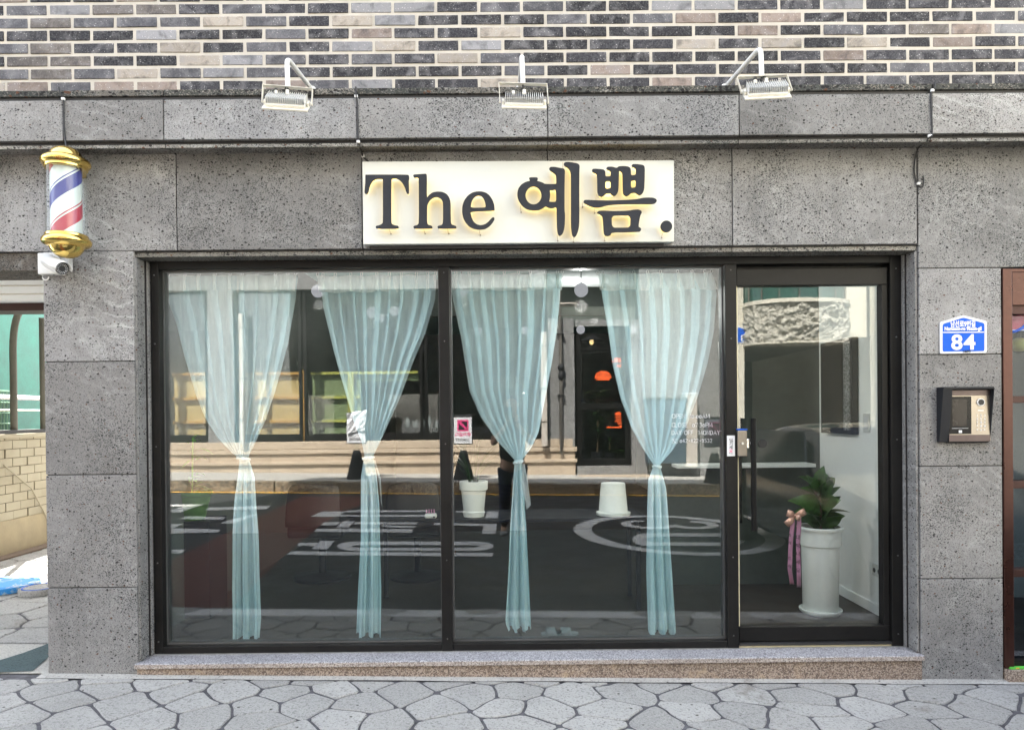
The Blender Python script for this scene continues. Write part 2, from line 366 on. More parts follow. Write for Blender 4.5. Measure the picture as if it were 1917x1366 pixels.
M['beige_stone'] = m_granite('beige_granite', (.46, .37, .27), (.30, .23, .16), (.60, .51, .40), .7, 120)
M['grey_stone'] = m_granite('grey_flamed_granite', (.17, .17, .17), (.07, .07, .07), (.38, .38, .37), .7, 90)
M['old_stone'] = m_granite('old_kerb_stone', (.17, .13, .09), (.06, .05, .04), (.32, .26, .18), .85, 30)
M['gold'] = plain('polished_gold', (.82, .58, .17), .16, 1, .06, 4, .05)
M['steel'] = plain('brushed_steel', (.30, .27, .235), .38, 1, .08, 8)
M['chrome'] = plain('chrome', (.75, .75, .75), .12, 1, .02)
M['copper'] = plain('bronze_anodised_metal', (.055, .023, .018), .3, .6, .2, 2)
M['brown_metal'] = plain('brown_metal', (.04, .016, .013), .45, .5, .2)
M['sign_white'] = plain('white_sign_face', (.64, .655, .61), .35, 0, .02, 2, .03)
M['letter'] = plain('dark_grey_acrylic', (.026, .028, .033), .6, 0, .12, 20, spec=.2)
M['led'] = emis('warm_led', (1, .70, .22), .45)
M['blue'] = plain('blue_enamel', (.004, .095, .55), .5, 0, .04, 5, .03, spec=.2)
M['white_print'] = plain('white_print', (.66, .67, .69), .4, 0, .02)
M['black_print'] = plain('black_print', (.015, .015, .018), .5)
M['pink_print'] = plain('pink_print', (.70, .05, .20), .5)
M['dark_plastic'] = plain('dark_plastic', (.013, .014, .017), .5, spec=.25)
M['teal_ceiling'] = plain('teal_ceiling_paint', (.22, .42, .38), .7)
M['dark_wall'] = plain('dark_green_grey_wall', (.10, .115, .10), .65)
M['partition'] = plain('grey_green_panel', (.060, .072, .062), .35, 0, .2, 2)
M['floor'] = plain('polished_concrete_floor', (.040, .031, .022), .4, 0, .35, 3, spec=.3)
M['duct'] = plain('galvanised_duct', (.16, .17, .17), .4, .35, .06)
M['globe'] = emis('lamp_globe', (.93, .93, 1.0), .055)
M['pot_white'] = plain('white_glazed_pot', (.90, .92, .87), .4, 0, .05, 5)
M['soil'] = plain('brown_soil', (.06, .03, .018), .95, 0, .4, 60, 1)
M['pink_ribbon'] = plain('pink_satin', (.62, .30, .46), .35, 0, .12, 12)
M['gold_ribbon'] = plain('rose_gold_satin', (.72, .42, .32), .25, .4, .1, 12)
M['floor_grey'] = plain('pale_grey_foam', (.16, .19, .19), .7)
M['leather'] = plain('dark_leather', (.012, .010, .010), .4)
M['yellow_seal'] = plain('yellowed_seal', (.66, .60, .40), .5, 0, .08)
def m_leaf(name, c):
    t = NT(name); v = t.coords(); n = t.noise(v, 14, 4, .6)
    col = t.ramp(n, [(.3, tuple(x*.6 for x in c)), (.7, tuple(x*1.5 for x in c))])
    return t.pbr(col, .32, 0, t.noise(v, 80, 2, .5), .2, .001)
M['leaf'] = m_leaf('fiddle_leaf', (.048, .108, .026)); M['leaf_dark'] = m_leaf('dark_leaf', (.02, .05, .016)); M['leaf_bright'] = m_leaf('bright_leaf', (.10, .28, .035))
M['trunk'] = plain('brown_stem', (.10, .065, .035), .8)

# ================================================================== GROUND
def tri_sheet(x0, x1, y0, y1, dz=0, n=2):
    m = MB(); m.add([(x0, y0, gz(x0)+dz), (x1, y0, gz(x1)+dz), (x1, y1, gz(x1)+dz), (x0, y1, gz(x0)+dz)], [(0, 1, 2, 3)]); return m
tag(tri_sheet(-150, 150, -150, 150, -.03).build('ground', M['concrete']), kind='structure')
ROAD0, ROAD1 = -1.02, -8.85
rd = MB(); rd.box(0, 1, 0, 1, 0, 1); rd.v = []; rd.f = []; rd.col = []
rd.slab([(-60, ROAD0, gz(-60)-.02), (-60, ROAD1, gz(-60)-.02), (60, ROAD1, gz(60)-.02), (60, ROAD0, gz(60)-.02)], .012)
tag(rd.build('road', M['asphalt']), kind='structure')
def decal(name, polys, m, dz=.0):
    b = MB()
    for p in polys:
        b.add([(q[0], q[1], gz(q[0])-.008+.004+dz) for q in p], [tuple(range(len(p)))])
    o = b.build(name, m, fix=False)
    bm = bmesh.new(); bm.from_mesh(o.data)
    for f in bm.faces:
        f.normal_update()
        if f.normal.z < 0: f.normal_flip()
    bmesh.ops.triangulate(bm, faces=[f for f in bm.faces if len(f.verts) > 4])
    bm.to_mesh(o.data); bm.free()
    return tag(o, kind='structure')
def z3(pts): return [(290+x/5.181, 880+y/5.181) for x, y in pts]
def z4(pts): return [(530+x/4.458, 880+y/4.458) for x, y in pts]
def z5(pts): return [(1040+x/4.167, 940+y/4.167) for x, y in pts]
def m_(pts): return [mir(*p) for p in pts]
decal('red_lane', [m_([(564, 928.5), (720, 928.5), (647, 955), (602, 981), (535, 1035), (432, 1137), (296, 1137), (240, 1105), (307, 1053)])], M['red_asphalt'])
tx = [z4([(60, 675), (1752, 690), (1750, 720), (25, 705)]), z4([(310, 588), (430, 588), (370, 660), (235, 658)]), z4([(130, 605), (290, 605), (270, 633), (110, 632)]),
      z4([(1675, 445), (1782, 447), (1770, 532), (1655, 530)]), z4([(1262, 437), (1675, 447), (1672, 465), (1258, 455)]),
      z4([(345, 432), (480, 432), (440, 460), (315, 458)]), z4([(500, 425), (600, 425), (545, 478), (440, 476)]), z4([(600, 432), (1120, 434), (1115, 452), (590, 450)]),
      z4([(830, 457), (1110, 465), (1090, 483), (820, 472)]), z4([(280, 488), (600, 485), (1085, 492), (1075, 520), (255, 512)]),
      z4([(325, 343), (530, 343), (450, 388), (230, 385)]), z4([(535, 333), (1210, 333), (1200, 348), (520, 350)]), z4([(470, 372), (1185, 372), (1180, 388), (450, 385)]),
      z4([(1700, 342), (1800, 343), (1790, 400), (1685, 400)]), z4([(1440, 340), (1700, 345), (1700, 352), (1440, 350)]),
      z3([(70, 330), (460, 332), (400, 352), (70, 350)]), z3([(270, 352), (400, 352), (240, 410), (180, 378)]), z3([(70, 378), (180, 378), (240, 410), (70, 405)]),
      z3([(520, 360), (1120, 345), (1080, 378), (480, 388)]), z3([(300, 443), (690, 455), (650, 480), (235, 472)]), z3([(690, 490), (960, 425), (1000, 430), (770, 518), (635, 515)]),
      z3([(100, 518), (270, 518), (180, 560), (70, 560)]), z3([(180, 560), (640, 575), (600, 605), (70, 610)]), z3([(-400, 768), (300, 768), (240, 808), (-400, 805)])]
def stadium(x0, x1, y0, y1, n=10):
    r = (y1-y0)/2; cy = (y0+y1)/2; k = (x1-x0)*.12
    return [(x1-k+k*math.sin(PI*i/n), cy-r*math.cos(PI*i/n)) for i in range(n+1)] + [(x0+k-k*math.sin(PI*i/n), cy+r*math.cos(PI*i/n)) for i in range(n+1)]
def ringpoly(o, i):
    n = len(o); return [[o[k], o[(k+1) % n], i[(k+1) % n], i[k]] for k in range(n)]
polys = [m_(p) for p in tx]
polys += ringpoly(m_(z4(stadium(450, 1755, 594, 672))), m_(z4(stadium(570, 1640, 624, 646))))
C30 = Vector((1.98, -4.35)); 
RP = [mir(*q) for q in z5([(130, 200), (1825, 285), (1000, 103), (1000, 415)])]
cx = (RP[0].x+RP[1].x)/2; rx = abs(RP[1].x-RP[0].x)/2; cyy = (RP[2].y+RP[3].y)/2; ry = abs(RP[2].y-RP[3].y)/2
polys += ringpoly([Vector((cx+rx*math.cos(2*PI*i/64), cyy+ry*math.sin(2*PI*i/64))) for i in range(64)], [Vector((cx+(rx-.24)*math.cos(2*PI*i/64), cyy+(ry-.17)*math.sin(2*PI*i/64))) for i in range(64)])
polys += ringpoly(m_(z5(stadium(595, 1480, 240, 338))), m_(z5(stadium(712, 1362, 266, 312))))
o3 = z5([(700, 143), (600, 140), (525, 150), (503, 165), (530, 185), (620, 200), (760, 207), (870, 203), (935, 192), (1000, 203), (1130, 208), (1240, 198), (1280, 182), (1250, 160), (1180, 147), (1060, 140)])
i3 = z5([(680, 152), (620, 152), (590, 158), (585, 166), (610, 178), (680, 187), (770, 190), (850, 186), (935, 172), (1010, 186), (1120, 192), (1180, 186), (1190, 178), (1170, 166), (1120, 158), (1050, 155)])
o3, i3 = m_(o3), m_(i3); polys += [[o3[k], o3[k+1], i3[k+1], i3[k]] for k in range(len(o3)-1)]
l0 = mir(340, 1139.5); l1 = mir(1300, 1139.5); l2 = mir(326, 1151)
polys.append([(l0.x, l0.y, 0), (14, l0.y, 0), (14, l2.y, 0), (l2.x, l2.y, 0)])
decal('road_markings', polys, M['road_white'], .004)
decal('yellow_line', [[(-40, ROAD1+.10), (40, ROAD1+.10), (40, ROAD1+.24), (-40, ROAD1+.24)]], M['road_yellow'], .004)

# paving stones, hand-cut look
random.seed(5)
def clip(poly, a, b, c):
    out = []; n = len(poly)
    for i in range(n):
        p, q = poly[i], poly[(i+1) % n]; dp = a*p[0]+b*p[1]-c; dq = a*q[0]+b*q[1]-c
        if dp <= 0: out.append(p)
        if (dp < 0 < dq) or (dq < 0 < dp):
            t = dp/(dp-dq); out.append((p[0]+(q[0]-p[0])*t, p[1]+(q[1]-p[1])*t))
    return out
def paving(x0, x1, y0, y1, sx, sy, gap, mb, keep=None, shear=0):
    sites = {}
    nx = int((x1-x0)/sx)+3; ny = int((y1-y0)/sy)+3
    for i in range(-1, nx):
        for j in range(-1, ny):
            sites[i, j] = (x0+(i+.5*(j % 2)+random.uniform(-.30, .30))*sx, y0+(j+.3+random.uniform(-.30, .30))*sy)
    for (i, j), s in sites.items():
        p = [(max(x0, s[0]-2*sx), max(y0, s[1]-2*sy)), (min(x1, s[0]+2*sx), max(y0, s[1]-2*sy)), (min(x1, s[0]+2*sx), min(y1, s[1]+2*sy)), (max(x0, s[0]-2*sx), min(y1, s[1]+2*sy))]
        if p[0][0] >= p[1][0] or p[0][1] >= p[2][1]: continue
        for a in range(-3, 4):
            for b in range(-3, 4):
                q = sites.get((i+a, j+b))
                if not q or (a == 0 and b == 0) or not p: continue
                dx, dy = q[0]-s[0], q[1]-s[1]; dd = math.hypot(dx, dy)
                p = clip(p, dx, dy, (q[0]**2+q[1]**2-s[0]**2-s[1]**2)/2-gap*dd)
        if len(p) < 3: continue
        if keep and not keep(s): continue
        # subdivide, wobble, round
        r = []
        for k in range(len(p)):
            a, b = p[k], p[(k+1) % len(p)]; L = math.hypot(b[0]-a[0], b[1]-a[1])
            if L < .012: continue
            r.append(a)
            for t in ((.33, .66) if L > .09 else (.5,)): r.append((a[0]+(b[0]-a[0])*t, a[1]+(b[1]-a[1])*t))
        if len(r) < 4: continue
        w = []
        for q in r:
            nz = noise.noise_vector(Vector((q[0]*6, q[1]*6, .3)))
            yy = q[1]+nz.y*.032 if y0+.015 < q[1] < y1-.015 else q[1]+nz.y*.004
            w.append((q[0]+nz.x*.034, yy))
        c = [];
        for k in range(len(w)):
            a, b = w[k], w[(k+1) % len(w)]
            c += [(a[0]*.75+b[0]*.25, a[1]*.75+b[1]*.25), (a[0]*.25+b[0]*.75, a[1]*.25+b[1]*.75)]
        cxm = sum(q[0] for q in c)/len(c); cym = sum(q[1] for q in c)/len(c); n = len(c)
        top = random.uniform(-.003, .003); vs = []
        for k, (sc, dz) in enumerate(((1, -.014), (1, -.004), (.965, 0))):
            for q in c:
                X = cxm+(q[0]-cxm)*sc; Y = cym+(q[1]-cym)*sc; vs.append((X, Y, gz(X)+dz+top))
        fs = [(k, (k+1) % n, n+(k+1) % n, n+k) for k in range(n)] + [(n+k, n+(k+1) % n, 2*n+(k+1) % n, 2*n+k) for k in range(n)] + [tuple(range(2*n, 3*n))]
        mb.add(vs, fs)
pb = MB(); paving(-7.5, 7.5, ROAD0+.02, -.058, .315, .188, .0075, pb)
sw = pb.build('pavement', M['paving']); tag(sw, kind='structure')
jb = tri_sheet(-20, 20, ROAD0+.0, .02, -.0065); tag(jb.build('pavement_bedding', M['pave_joint']), kind='structure')
pb = MB(); paving(-8.5, -2.66, .55, 7.0, .42, .36, .008, pb)
tag(pb.build('driveway_paving', M['paving']), kind='structure')
tag(tri_sheet(-9, -2.63, .03, 8, -.0065).build('driveway_bedding', M['pave_joint']), kind='structure')
# concrete strip at the foot of the facade, and the teal strip at the driveway mouth
cs = MB(); xs = [-2.66+i*.1 for i in range(72)]
front = [(x, -.057+noise.noise(Vector((x*2, 0, 0)))*.012) for x in xs]
for i in range(len(xs)-1):
    a, b = front[i], front[i+1]
    cs.add([(a[0], a[1], gz(a[0])+.003), (b[0], b[1], gz(b[0])+.003), (b[0], .02, gz(b[0])+.010), (a[0], .02, gz(a[0])+.010)], [(0, 1, 2, 3)])
tag(cs.build('concrete_strip', M['concrete']), kind='structure')
dm = MB(); dm.slab([(-9, .03, gz(-9)-.0055), (-2.66, .03, gz(-2.66)-.0055), (-2.66, .52, gz(-2.66)-.0055), (-9, .52, gz(-9)-.0055)], .006)
tag(dm.build('driveway_strip', M['concrete']), kind='structure')
g = [ground(*q) for q in ((-200, 1252), (0, 1236), (45, 1222), (96, 1203), (96, 1226), (62, 1256), (0, 1259), (-200, 1262))]
dm = MB(); dm.add([(q.x, q.y, gz(q.x)+.0045) for q in g], [tuple(range(len(g)))]); tag(dm.build('teal_strip', M['teal_strip']), kind='structure')
ef = MB(); ef.box(-9.5, -2.63, 8.0, 30, gz(-6)-.02, gz(-6)-.01); tag(ef.build('alley_ground', M['concrete']), kind='structure')
# far pavement with its rough kerb
sp = MB()
sp.slab([(-60, ROAD1, gz(-60)+.0), (-60, -10.5, gz(-60)+.0), (60, -10.5, gz(60)+.0), (60, ROAD1, gz(60)+.0)], .215)
tag(sp.build('far_pavement', M['concrete']), kind='structure')
kb = MB(); random.seed(2); x = -30
while x < 30:
    L = random.uniform(.7, 1.1); kb.box(x+.005, x+L-.005, ROAD1-.0, ROAD1+.09+random.uniform(-.01, .01), gz(x)-.03, gz(x)+.20+random.uniform(-.012, .006)); x += L
tag(kb.build('kerb', M['old_stone'], bevel=.015), kind='structure')

# ================================================================== SHOP BUILDING
shop = empty('shop_building', (0, 1, 0), 'grey brick building with dark porous stone cladding around the shop front', 'building')
# --- bricks
PAL = {'K': (.009, .009, .012), 'D': (.024, .024, .030), 'M': (.085, .085, .094), 'L': (.235, .235, .245), 'X': (.125, .11, .098), 'B': (.34, .30, .25), 'P': (.235, .185, .155)}
ROWS = ["MLXXDMDDLLDMMKKLLDDLDDDD", "MXMMMBMDBLKKKMKMPKPKKKDM", "DKKLKKMKPDDBDKKKKPKMDXPL", "MXDDBKMDLBDLKKDDBDBKBKPD", "XXKKBLMDMDBMKDKKKKDPDDDD",
        "MXMBMLMDKKKKMKPKDKKKKMMK", "PMPPDDPMLKDBDDDPDDDDMDDD"]
r1 = at(50, 9, 0).z; r7 = at(120, 152.6, 0).z; RPZ = (r1-r7)/6
xa = at(7, 20, 0).x; BP = (at(1790, 20, 0).x-xa)/22.12
BH, BL = .0555, .2265
random.seed(11)
bk = MB()
def rc(code):
    c = PAL[code]; k = random.uniform(.82, 1.2); return tuple(min(1, v*k) for v in c)
for r in range(-22, 7):
    zt = r1 - r*RPZ
    row = ROWS[r] if r >= 0 else None
    x0 = xa if r % 2 == 0 else at(52, 30, 0).x - BP
    for i in range(-22, 40):
        x = x0+i*BP
        if x < -8.0 or x > 7.6: continue
        code = row[i] if (row and 0 <= i < 24) else random.choices('KDMLXBP', (22, 26, 18, 8, 6, 8, 8))[0]
        dy = random.uniform(-.0025, .0022)
        bk.box(x+.009+random.uniform(-.001, .001), x+.009+BL, .006+dy, .05, zt-BH+random.uniform(-.001, .001), zt, rc(code))
bk.v = [(x+random.uniform(-.0012, .0012), y+random.uniform(-.0015, .0015) if y < .03 else y, z+random.uniform(-.0012, .0012)) for x, y, z in bk.v]
bk.build('brick_courses', M['brick'], shop, bevel=.0035)
w = MB(); w.box(-8.05, 7.7, .0095, .30, 3.0, r1+23*RPZ); w.build('mortar_bed', M['mortar'], shop)
def m_upbrick():
    t = NT('upper_brickwork'); v = t.coords(); sx = t.n('SeparateXYZ'); t.l(v, sx.inputs[0]); cx_ = t.n('CombineXYZ')
    t.l(t.math('ADD', sx.outputs[0], sx.outputs[1]), cx_.inputs[0]); t.l(sx.outputs[2], cx_.inputs[1])
    b = t.n('TexBrick'); t.l(cx_.outputs[0], b.inputs[0]); b.inputs['Scale'].default_value = 1; b.inputs['Brick Width'].default_value = BP; b.inputs['Row Height'].default_value = RPZ
    b.inputs['Mortar Size'].default_value = .007; b.inputs['Color1'].default_value = (.04, .04, .05, 1); b.inputs['Color2'].default_value = (.24, .23, .23, 1); b.inputs['Mortar'].default_value = (.55, .52, .46, 1)
    return t.pbr(b.outputs[0], .7, 0, b.outputs['Fac'], .3, .004)
M['upbrick'] = m_upbrick()
w = MB(); TOPZ = 13.4
w.box(-8.05, 7.7, .008, .3, r1+23*RPZ, TOPZ); w.box(-8.05, -7.75, .3, 4.0, 2.75, TOPZ); w.box(-8.05, -2.4, 3.75, 4.0, 2.75, TOPZ)
w.box(-2.64, -2.40, 1.2, 11, -.3, TOPZ); w.box(7.4, 7.7, .3, 11, -.3, TOPZ); w.box(-2.4, 7.4, 10.7, 11, -.3, TOPZ)
w.build('upper_wall', M['upbrick'], shop)
w = MB(); w.box(-8.05, 7.7, .01, 4.0, TOPZ, TOPZ+.25); w.box(-2.64, 7.7, 4.0, 11, TOPZ, TOPZ+.25); w.build('roof_slab', M['concrete'], shop)
# soffit over the driveway
w = MB()
w.box(-8.0, -2.63, .32, 1.25, 2.33, 2.39); w.box(-8.0, -2.63, 1.45, 3.75, 2.75, 2.80)
w.each('carport_soffit', M['white_paint'], shop)
w = MB(); w.box(-8.0, -2.63, 1.25, 1.45, 2.275, 2.75); w.build('carport_beam', M['brown_metal'], shop)
w = MB();
for y in (.55, .85): w.box(-8.0, -2.64, y, y+.006, 2.322, 2.333)
w.each('soffit_trim', M['cream_metal'], shop)
# --- stone cladding (each slab its own island)
J = .0055
def slabs(name, xs, z0, z1, y0, y1, mat=M['basalt'], bev=.0025):
    b = MB()
    for a, c in zip(xs[:-1], xs[1:]): b.box(a+J/2, c-J/2, y0, y1, z0, z1)
    return b.build(name, mat, shop, bevel=bev)
PY = -.145
bx = [at(p, 220, PY).x for p in (118, 306, 668, 1025.5, 1384, 1745)]
bx = [-8.0, -6.3, -4.9, -3.6] + bx + [3.6, 4.9, 6.2, 7.6]
zb0, zb1 = at(958, 256.5, PY).z, at(958, 181.5, PY).z
zc0, zc1 = at(958, 175, PY).z, at(958, 163.5, PY).z
slabs('fascia_stone', bx, zb0, zb1, PY, .02)
cxs = [at(p, 170, PY).x for p in (306, 668, 1025.5, 1384, 1745)]
slabs('coping_stone', [-8.0, -6.0, -4.0] + cxs + [4.4, 6, 7.6], zc0, zc1, PY-.004, .02, M['basalt_dark'])
# chamfered moulding below the fascia
zm1 = at(958, 265.5, PY+.015).z; zm0 = at(958, 272, PY+.015).z; zm2 = at(958, 283.5, 0).z
mo = MB()
for a, c in zip(bx[:-1], bx[1:]):
    a += J/2; c -= J/2; q = PY+.015
    prof = [(q, zm1), (q, zm0), (-.012, zm2), (.05, zm2), (.05, zm1)]
    vs = [(a, y, z) for y, z in prof]+[(c, y, z) for y, z in prof]; n = 5
    mo.add(vs, [(0, 1, 2, 3, 4), (9, 8, 7, 6, 5)]+[(i, (i+1) % n, n+(i+1) % n, n+i) for i in range(n)])
mo.build('moulding', M['basalt_warm'], shop, bevel=.002)
# lintel course
lx = [at(p, 380, 0).x for p in (330.5, 678, 1025.5, 1371)]
ZL0, ZL1 = 2.4135, 2.957
XJ0, XJ1 = -2.118, 2.327
slabs('lintel_stone', [-8, -6.2, -4.4, -2.9] + lx + [XJ1-.004], ZL0, ZL1, 0, .09)
slabs('door_lintel_stone', [XJ1, 4.3, 6.2, 7.6], 2.277, ZL1, .0015, .09)
def pillar(x0, x1, zs):
    b = MB()
    for a, c in zip(zs[:-1], zs[1:]): b.box(x0, x1, 0.001, .12, a+J/2, c-J/2)
    return b.build('pillar', M['basalt_pillar'], shop, bevel=.0025)
pillar(-2.626, XJ0, [.02, .512, 1.151, 1.79, ZL0])
pillar(XJ1+.004, 2.797, [-.075, .512, 1.151, 1.785, 2.274])
w = MB()
for a, c in zip([.02, .512, 1.151, 1.79], [.512, 1.151, 1.79, 2.3]): w.box(-2.626, -2.44, .125, 1.2, a+J/2, c-J/2)
w.build('pillar_return', M['basalt_warm'], shop, bevel=.0025)
# dark sealant & backing behind every joint
w = MB(); w.box(-8.0, 7.6, .010, .085, ZL0+.02, zc1-.01); w.box(-8, 7.6, PY+.012, .01, zb0+.02, zc1-.012)
w.box(-2.62, XJ0-.004, .008, .11, .03, ZL0); w.box(XJ1+.008, 2.79, .008, .11, -.05, 2.4); w.box(XJ1+.008, 7.5, .008, .08, 2.29, 2.9)
w.box(-8, 7.6, PY+.008, -.01, zb1+.0, zc0); w.box(-8, 7.6, PY+.030, -.01, zm1-.002, zb0+.001)
w.box(-8, 7.6, .004, .05, ZL1-.01, zm2+.004)
w.build('joint_sealant', M['joint'], shop)
# beam over the driveway mouth (left)
w = MB(); w.box(-8.0, -2.632, .02, .3, 2.31, ZL0-.004); w.build('driveway_lintel', basalt('brown_basalt', .15, (1.08, .94, .80), 1.2, .1), shop, bevel=.003)  # darker, browner tint than the other cladding
# inner reveal: stone lip with groove
w = MB()
w.box(XJ0-.001, XJ0+.012, .012, .10, .09, 2.375); w.box(XJ0+.004, XJ0+.024, .105, .19, .09, 2.375)
w.box(XJ1-.014, XJ1-.001, .012, .10, .09, 2.375); w.box(XJ1-.024, XJ1-.006, .105, .19, .09, 2.375)
w.each('jamb_stone', M['basalt'], shop, bevel=.002)
w = MB();
hx = [XJ0] + lx[1:] + [XJ1]
for a, c in zip(hx[:-1], hx[1:]): w.box(a+.002, c-.002, .018, .19, 2.380, 2.4045)
w.build('head_stone', M['basalt_warm'], shop, bevel=.002)
w = MB(); w.box(XJ0-.002, XJ0+.02, .101, .104, .09, 2.375); w.box(XJ1-.02, XJ1+.002, .101, .104, .09, 2.375); w.box(XJ0, XJ1, .02, .3, 2.406, 2.412); w.each('reveal_groove', M['joint'], shop)
# sill
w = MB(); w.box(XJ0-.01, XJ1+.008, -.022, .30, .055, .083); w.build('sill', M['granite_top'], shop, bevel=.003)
w = MB()
for a, c in ((XJ0-.004, -.36), (-.36, 1.9), (1.9, XJ1+.002)): w.box(a+.001, c-.001, -.0225 if False else -.008, .2, -.10, .0545)
w.build('sill_riser', M['granite_front'], shop, bevel=.001)
w = MB(); w.box(XJ0-.0095, XJ1+.0075, -.0235, -.0222, .056, .0775); w.build('sill_edge', m_granite('sill_edge_granite', (.33, .28, .25), (.12, .10, .09), (.5, .46, .42), .45, 200), shop)
# --- interior shell
w = MB(); w.box(2.50, 2.60, .25, 9.9, .03, 3.2); w.build('inner_side_wall', M['white_paint'], shop)
w = MB(); w.box(2.485, 2.4995, .26, 9.9, .08, .15); w.each('skirting', M['white_paint'], shop, bevel=.003)
w = MB(); w.box(-2.40, -2.25, .25, 9.9, .03, 3.2); w.box(-2.25, 2.5, 9.8, 9.9, .03, 3.2); w.box(-.9, 2.5, 4.2, 4.3, 2.62, 3.2); w.build('inner_back_wall', M['dark_wall'], shop)
w = MB(); w.box(-2.25, 2.5, .2, 9.8, 3.05, 3.15); w.build('inner_ceiling', M['teal_ceiling'], shop)
w = MB(); w.box(-2.4, 2.6, .25, 9.9, 0, .082); w.build('inner_floor', M['floor'], shop)
w = MB(); w.box(-2.4, 2.6, .245, .30, 2.40, 3.15); w.build('inner_lintel', M['dark_wall'], shop)
# partition with counter deep behind the door
w = MB(); w.box(1.12, 2.4985, 1.66, 1.74, .083, 3.045); w.build('partition', M['partition'], shop)
w = MB(); w.box(1.30, 2.38, 1.46, 1.655, 1.035, 1.062); w.build('ledge', M['white_paint'], shop, bevel=.004)

# --- shop window (frame, two panes, film) and door
win = empty('shop_window', (0, .13, .085)); child(win, shop)
FY0, FY1 = .13, .235
FX0, FX1, FZ0, FZ1 = -2.090, 2.303, .0845, 2.379
w = MB(); w.box(FX0, -2.04, FY0, FY1, FZ0, FZ1)
w.box(-.408, -.345, FY0-.004, FY1, FZ0, 2.334); w.box(1.268, 1.335, FY0-.003, FY1, FZ0, 2.334)
w.box(2.237, FX1, FY0, FY1, FZ0, FZ1); w.box(-2.04, 2.237, FY0, FY1, 2.334, FZ1)
w.box(-2.04, -.408, FY0, FY1, FZ0, .128); w.box(-.345, 1.268, FY0, FY1, FZ0, .128)
o = w.build('window_frame', M['black'], win, bevel=.003)
w = MB()
for a, c in ((-2.04, -.408), (-.345, 1.268)):
    w.box(a, a+.007, FY0+.045, FY1, .128, 2.334); w.box(c-.007, c, FY0+.045, FY1, .128, 2.334)
    w.box(a+.007, c-.007, FY0+.045, FY1, .128, .136); w.box(a+.007, c-.007, FY0+.045, FY1, 2.327, 2.334)
o = w.build('glazing_bead', M['bead'], win)
w = MB()
for x_ in (-2.066, -.376, 1.302, 2.27):
    for z_ in (.16, .62, 1.30, 1.9, 2.30): w.tube([(x_, FY0-.0055, z_), (x_, FY0+.002, z_)], .0042, 10)
w.each('frame_screw', M['bead'], win)
w = MB(); w.box(FX0, FX1, FY0-.006, FY0+.004, .0832, .0875); w.build('silicone_bead', plain('grey_silicone', (.22, .22, .21), .6, 0, .3, 30), win)
for a, c in ((-2.033, -.415), (-.338, 1.261)):
    w = MB(); w.box(a, c, GL, GL+.01, .136, 2.327); w.build('window_pane', M['glass'], win)
    w = MB(); w.box(a+.004, c-.004, GL+.012, GL+.0135, .138, .778); w.build('frosted_film', M['film'], win)
door = empty('shop_door', (1.34, .15, .1)); child(door, shop)
w = MB(); DX0, DX1 = 1.343, 2.233
w.box(DX0, DX1, .15, .205, 2.212, 2.312); w.box(DX0, DX1, .15, .205, .118, .203); w.box(2.196, DX1, .15, .205, .203, 2.212); 
w.build('door_leaf', M['black'], door, bevel=.003)
w = MB(); w.box(1.352, 2.196, GL, GL+.01, .203, 2.212); w.build('door_glass', M['glass'], door)
w = MB(); w.box(1.338, 1.352, .165, .22, .12, 2.212); w.box(1.34, 2.235, .14, .2, .0845, .098); w.each('door_seal', M['yellow_seal'], door)
w = MB(); w.box(1.34, 2.235, .215, .235, 2.312, 2.334); w.box(1.34, 2.235, .13, .2, .0985, .112); w.each('door_track', M['rubber'], door)
# handle: two dark bars either side of the glass, steel mounts
w = MB(); hx_ = at(1411, 880, .10).x; zt_, zb_ = at(1411, 783, .10).z, at(1411, 993, .10).z
w.tube([(hx_, .10, zb_), (hx_, .10, zt_)], .016, 20)
w.tube([(hx_-.028, .27, zb_+.02), (hx_-.028, .27, zt_+.01)], .016, 20); w.build('door_handle', plain('matt_black_bar', (.005, .005, .005), .5, 0, .1, 6, .02, spec=.15), door, smooth=True)
w = MB()
for z in (at(1411, 830, .1).z,): 
    w.box(1.335, hx_-.01, .115, .145, z-.028, z+.028); w.tube([(hx_, .11, z), (hx_, GL, z)], .012, 12)
w.tube([(hx_, .11, zb_+.06), (hx_, GL, zb_+.06)], .012, 12)
w.each('handle_mount', M['chrome'], door, bevel=.003)
lz0, lz1 = at(1388, 854, .12).z, at(1388, 805, .12).z; lx0, lx1 = at(1379.5, 830, .12).x, at(1397.5, 830, .12).x
w = MB(); w.box(lx0, lx1, .105, .15, lz0, lz1); w.build('door_lock', M['steel'], door, bevel=.006)
w = MB(); w.box(lx0-.001, lx1+.001, .10, .15, lz1+.001, lz1+.008); w.build('lock_cap', M['blue'], door, bevel=.002)
w = MB(); w.tube([((lx0+lx1)/2, .1045, (lz0+lz1)/2), ((lx0+lx1)/2, .10, (lz0+lz1)/2)], .007, 16); w.build('keyhole', M['cream_metal'], door)
c = at(1428, 830, .2); w = MB(); w.tube([(c.x, .20, c.z), (c.x, .215, c.z)], .026, 24); w.build('rear_knob', M['dark_plastic'], door, smooth=True)

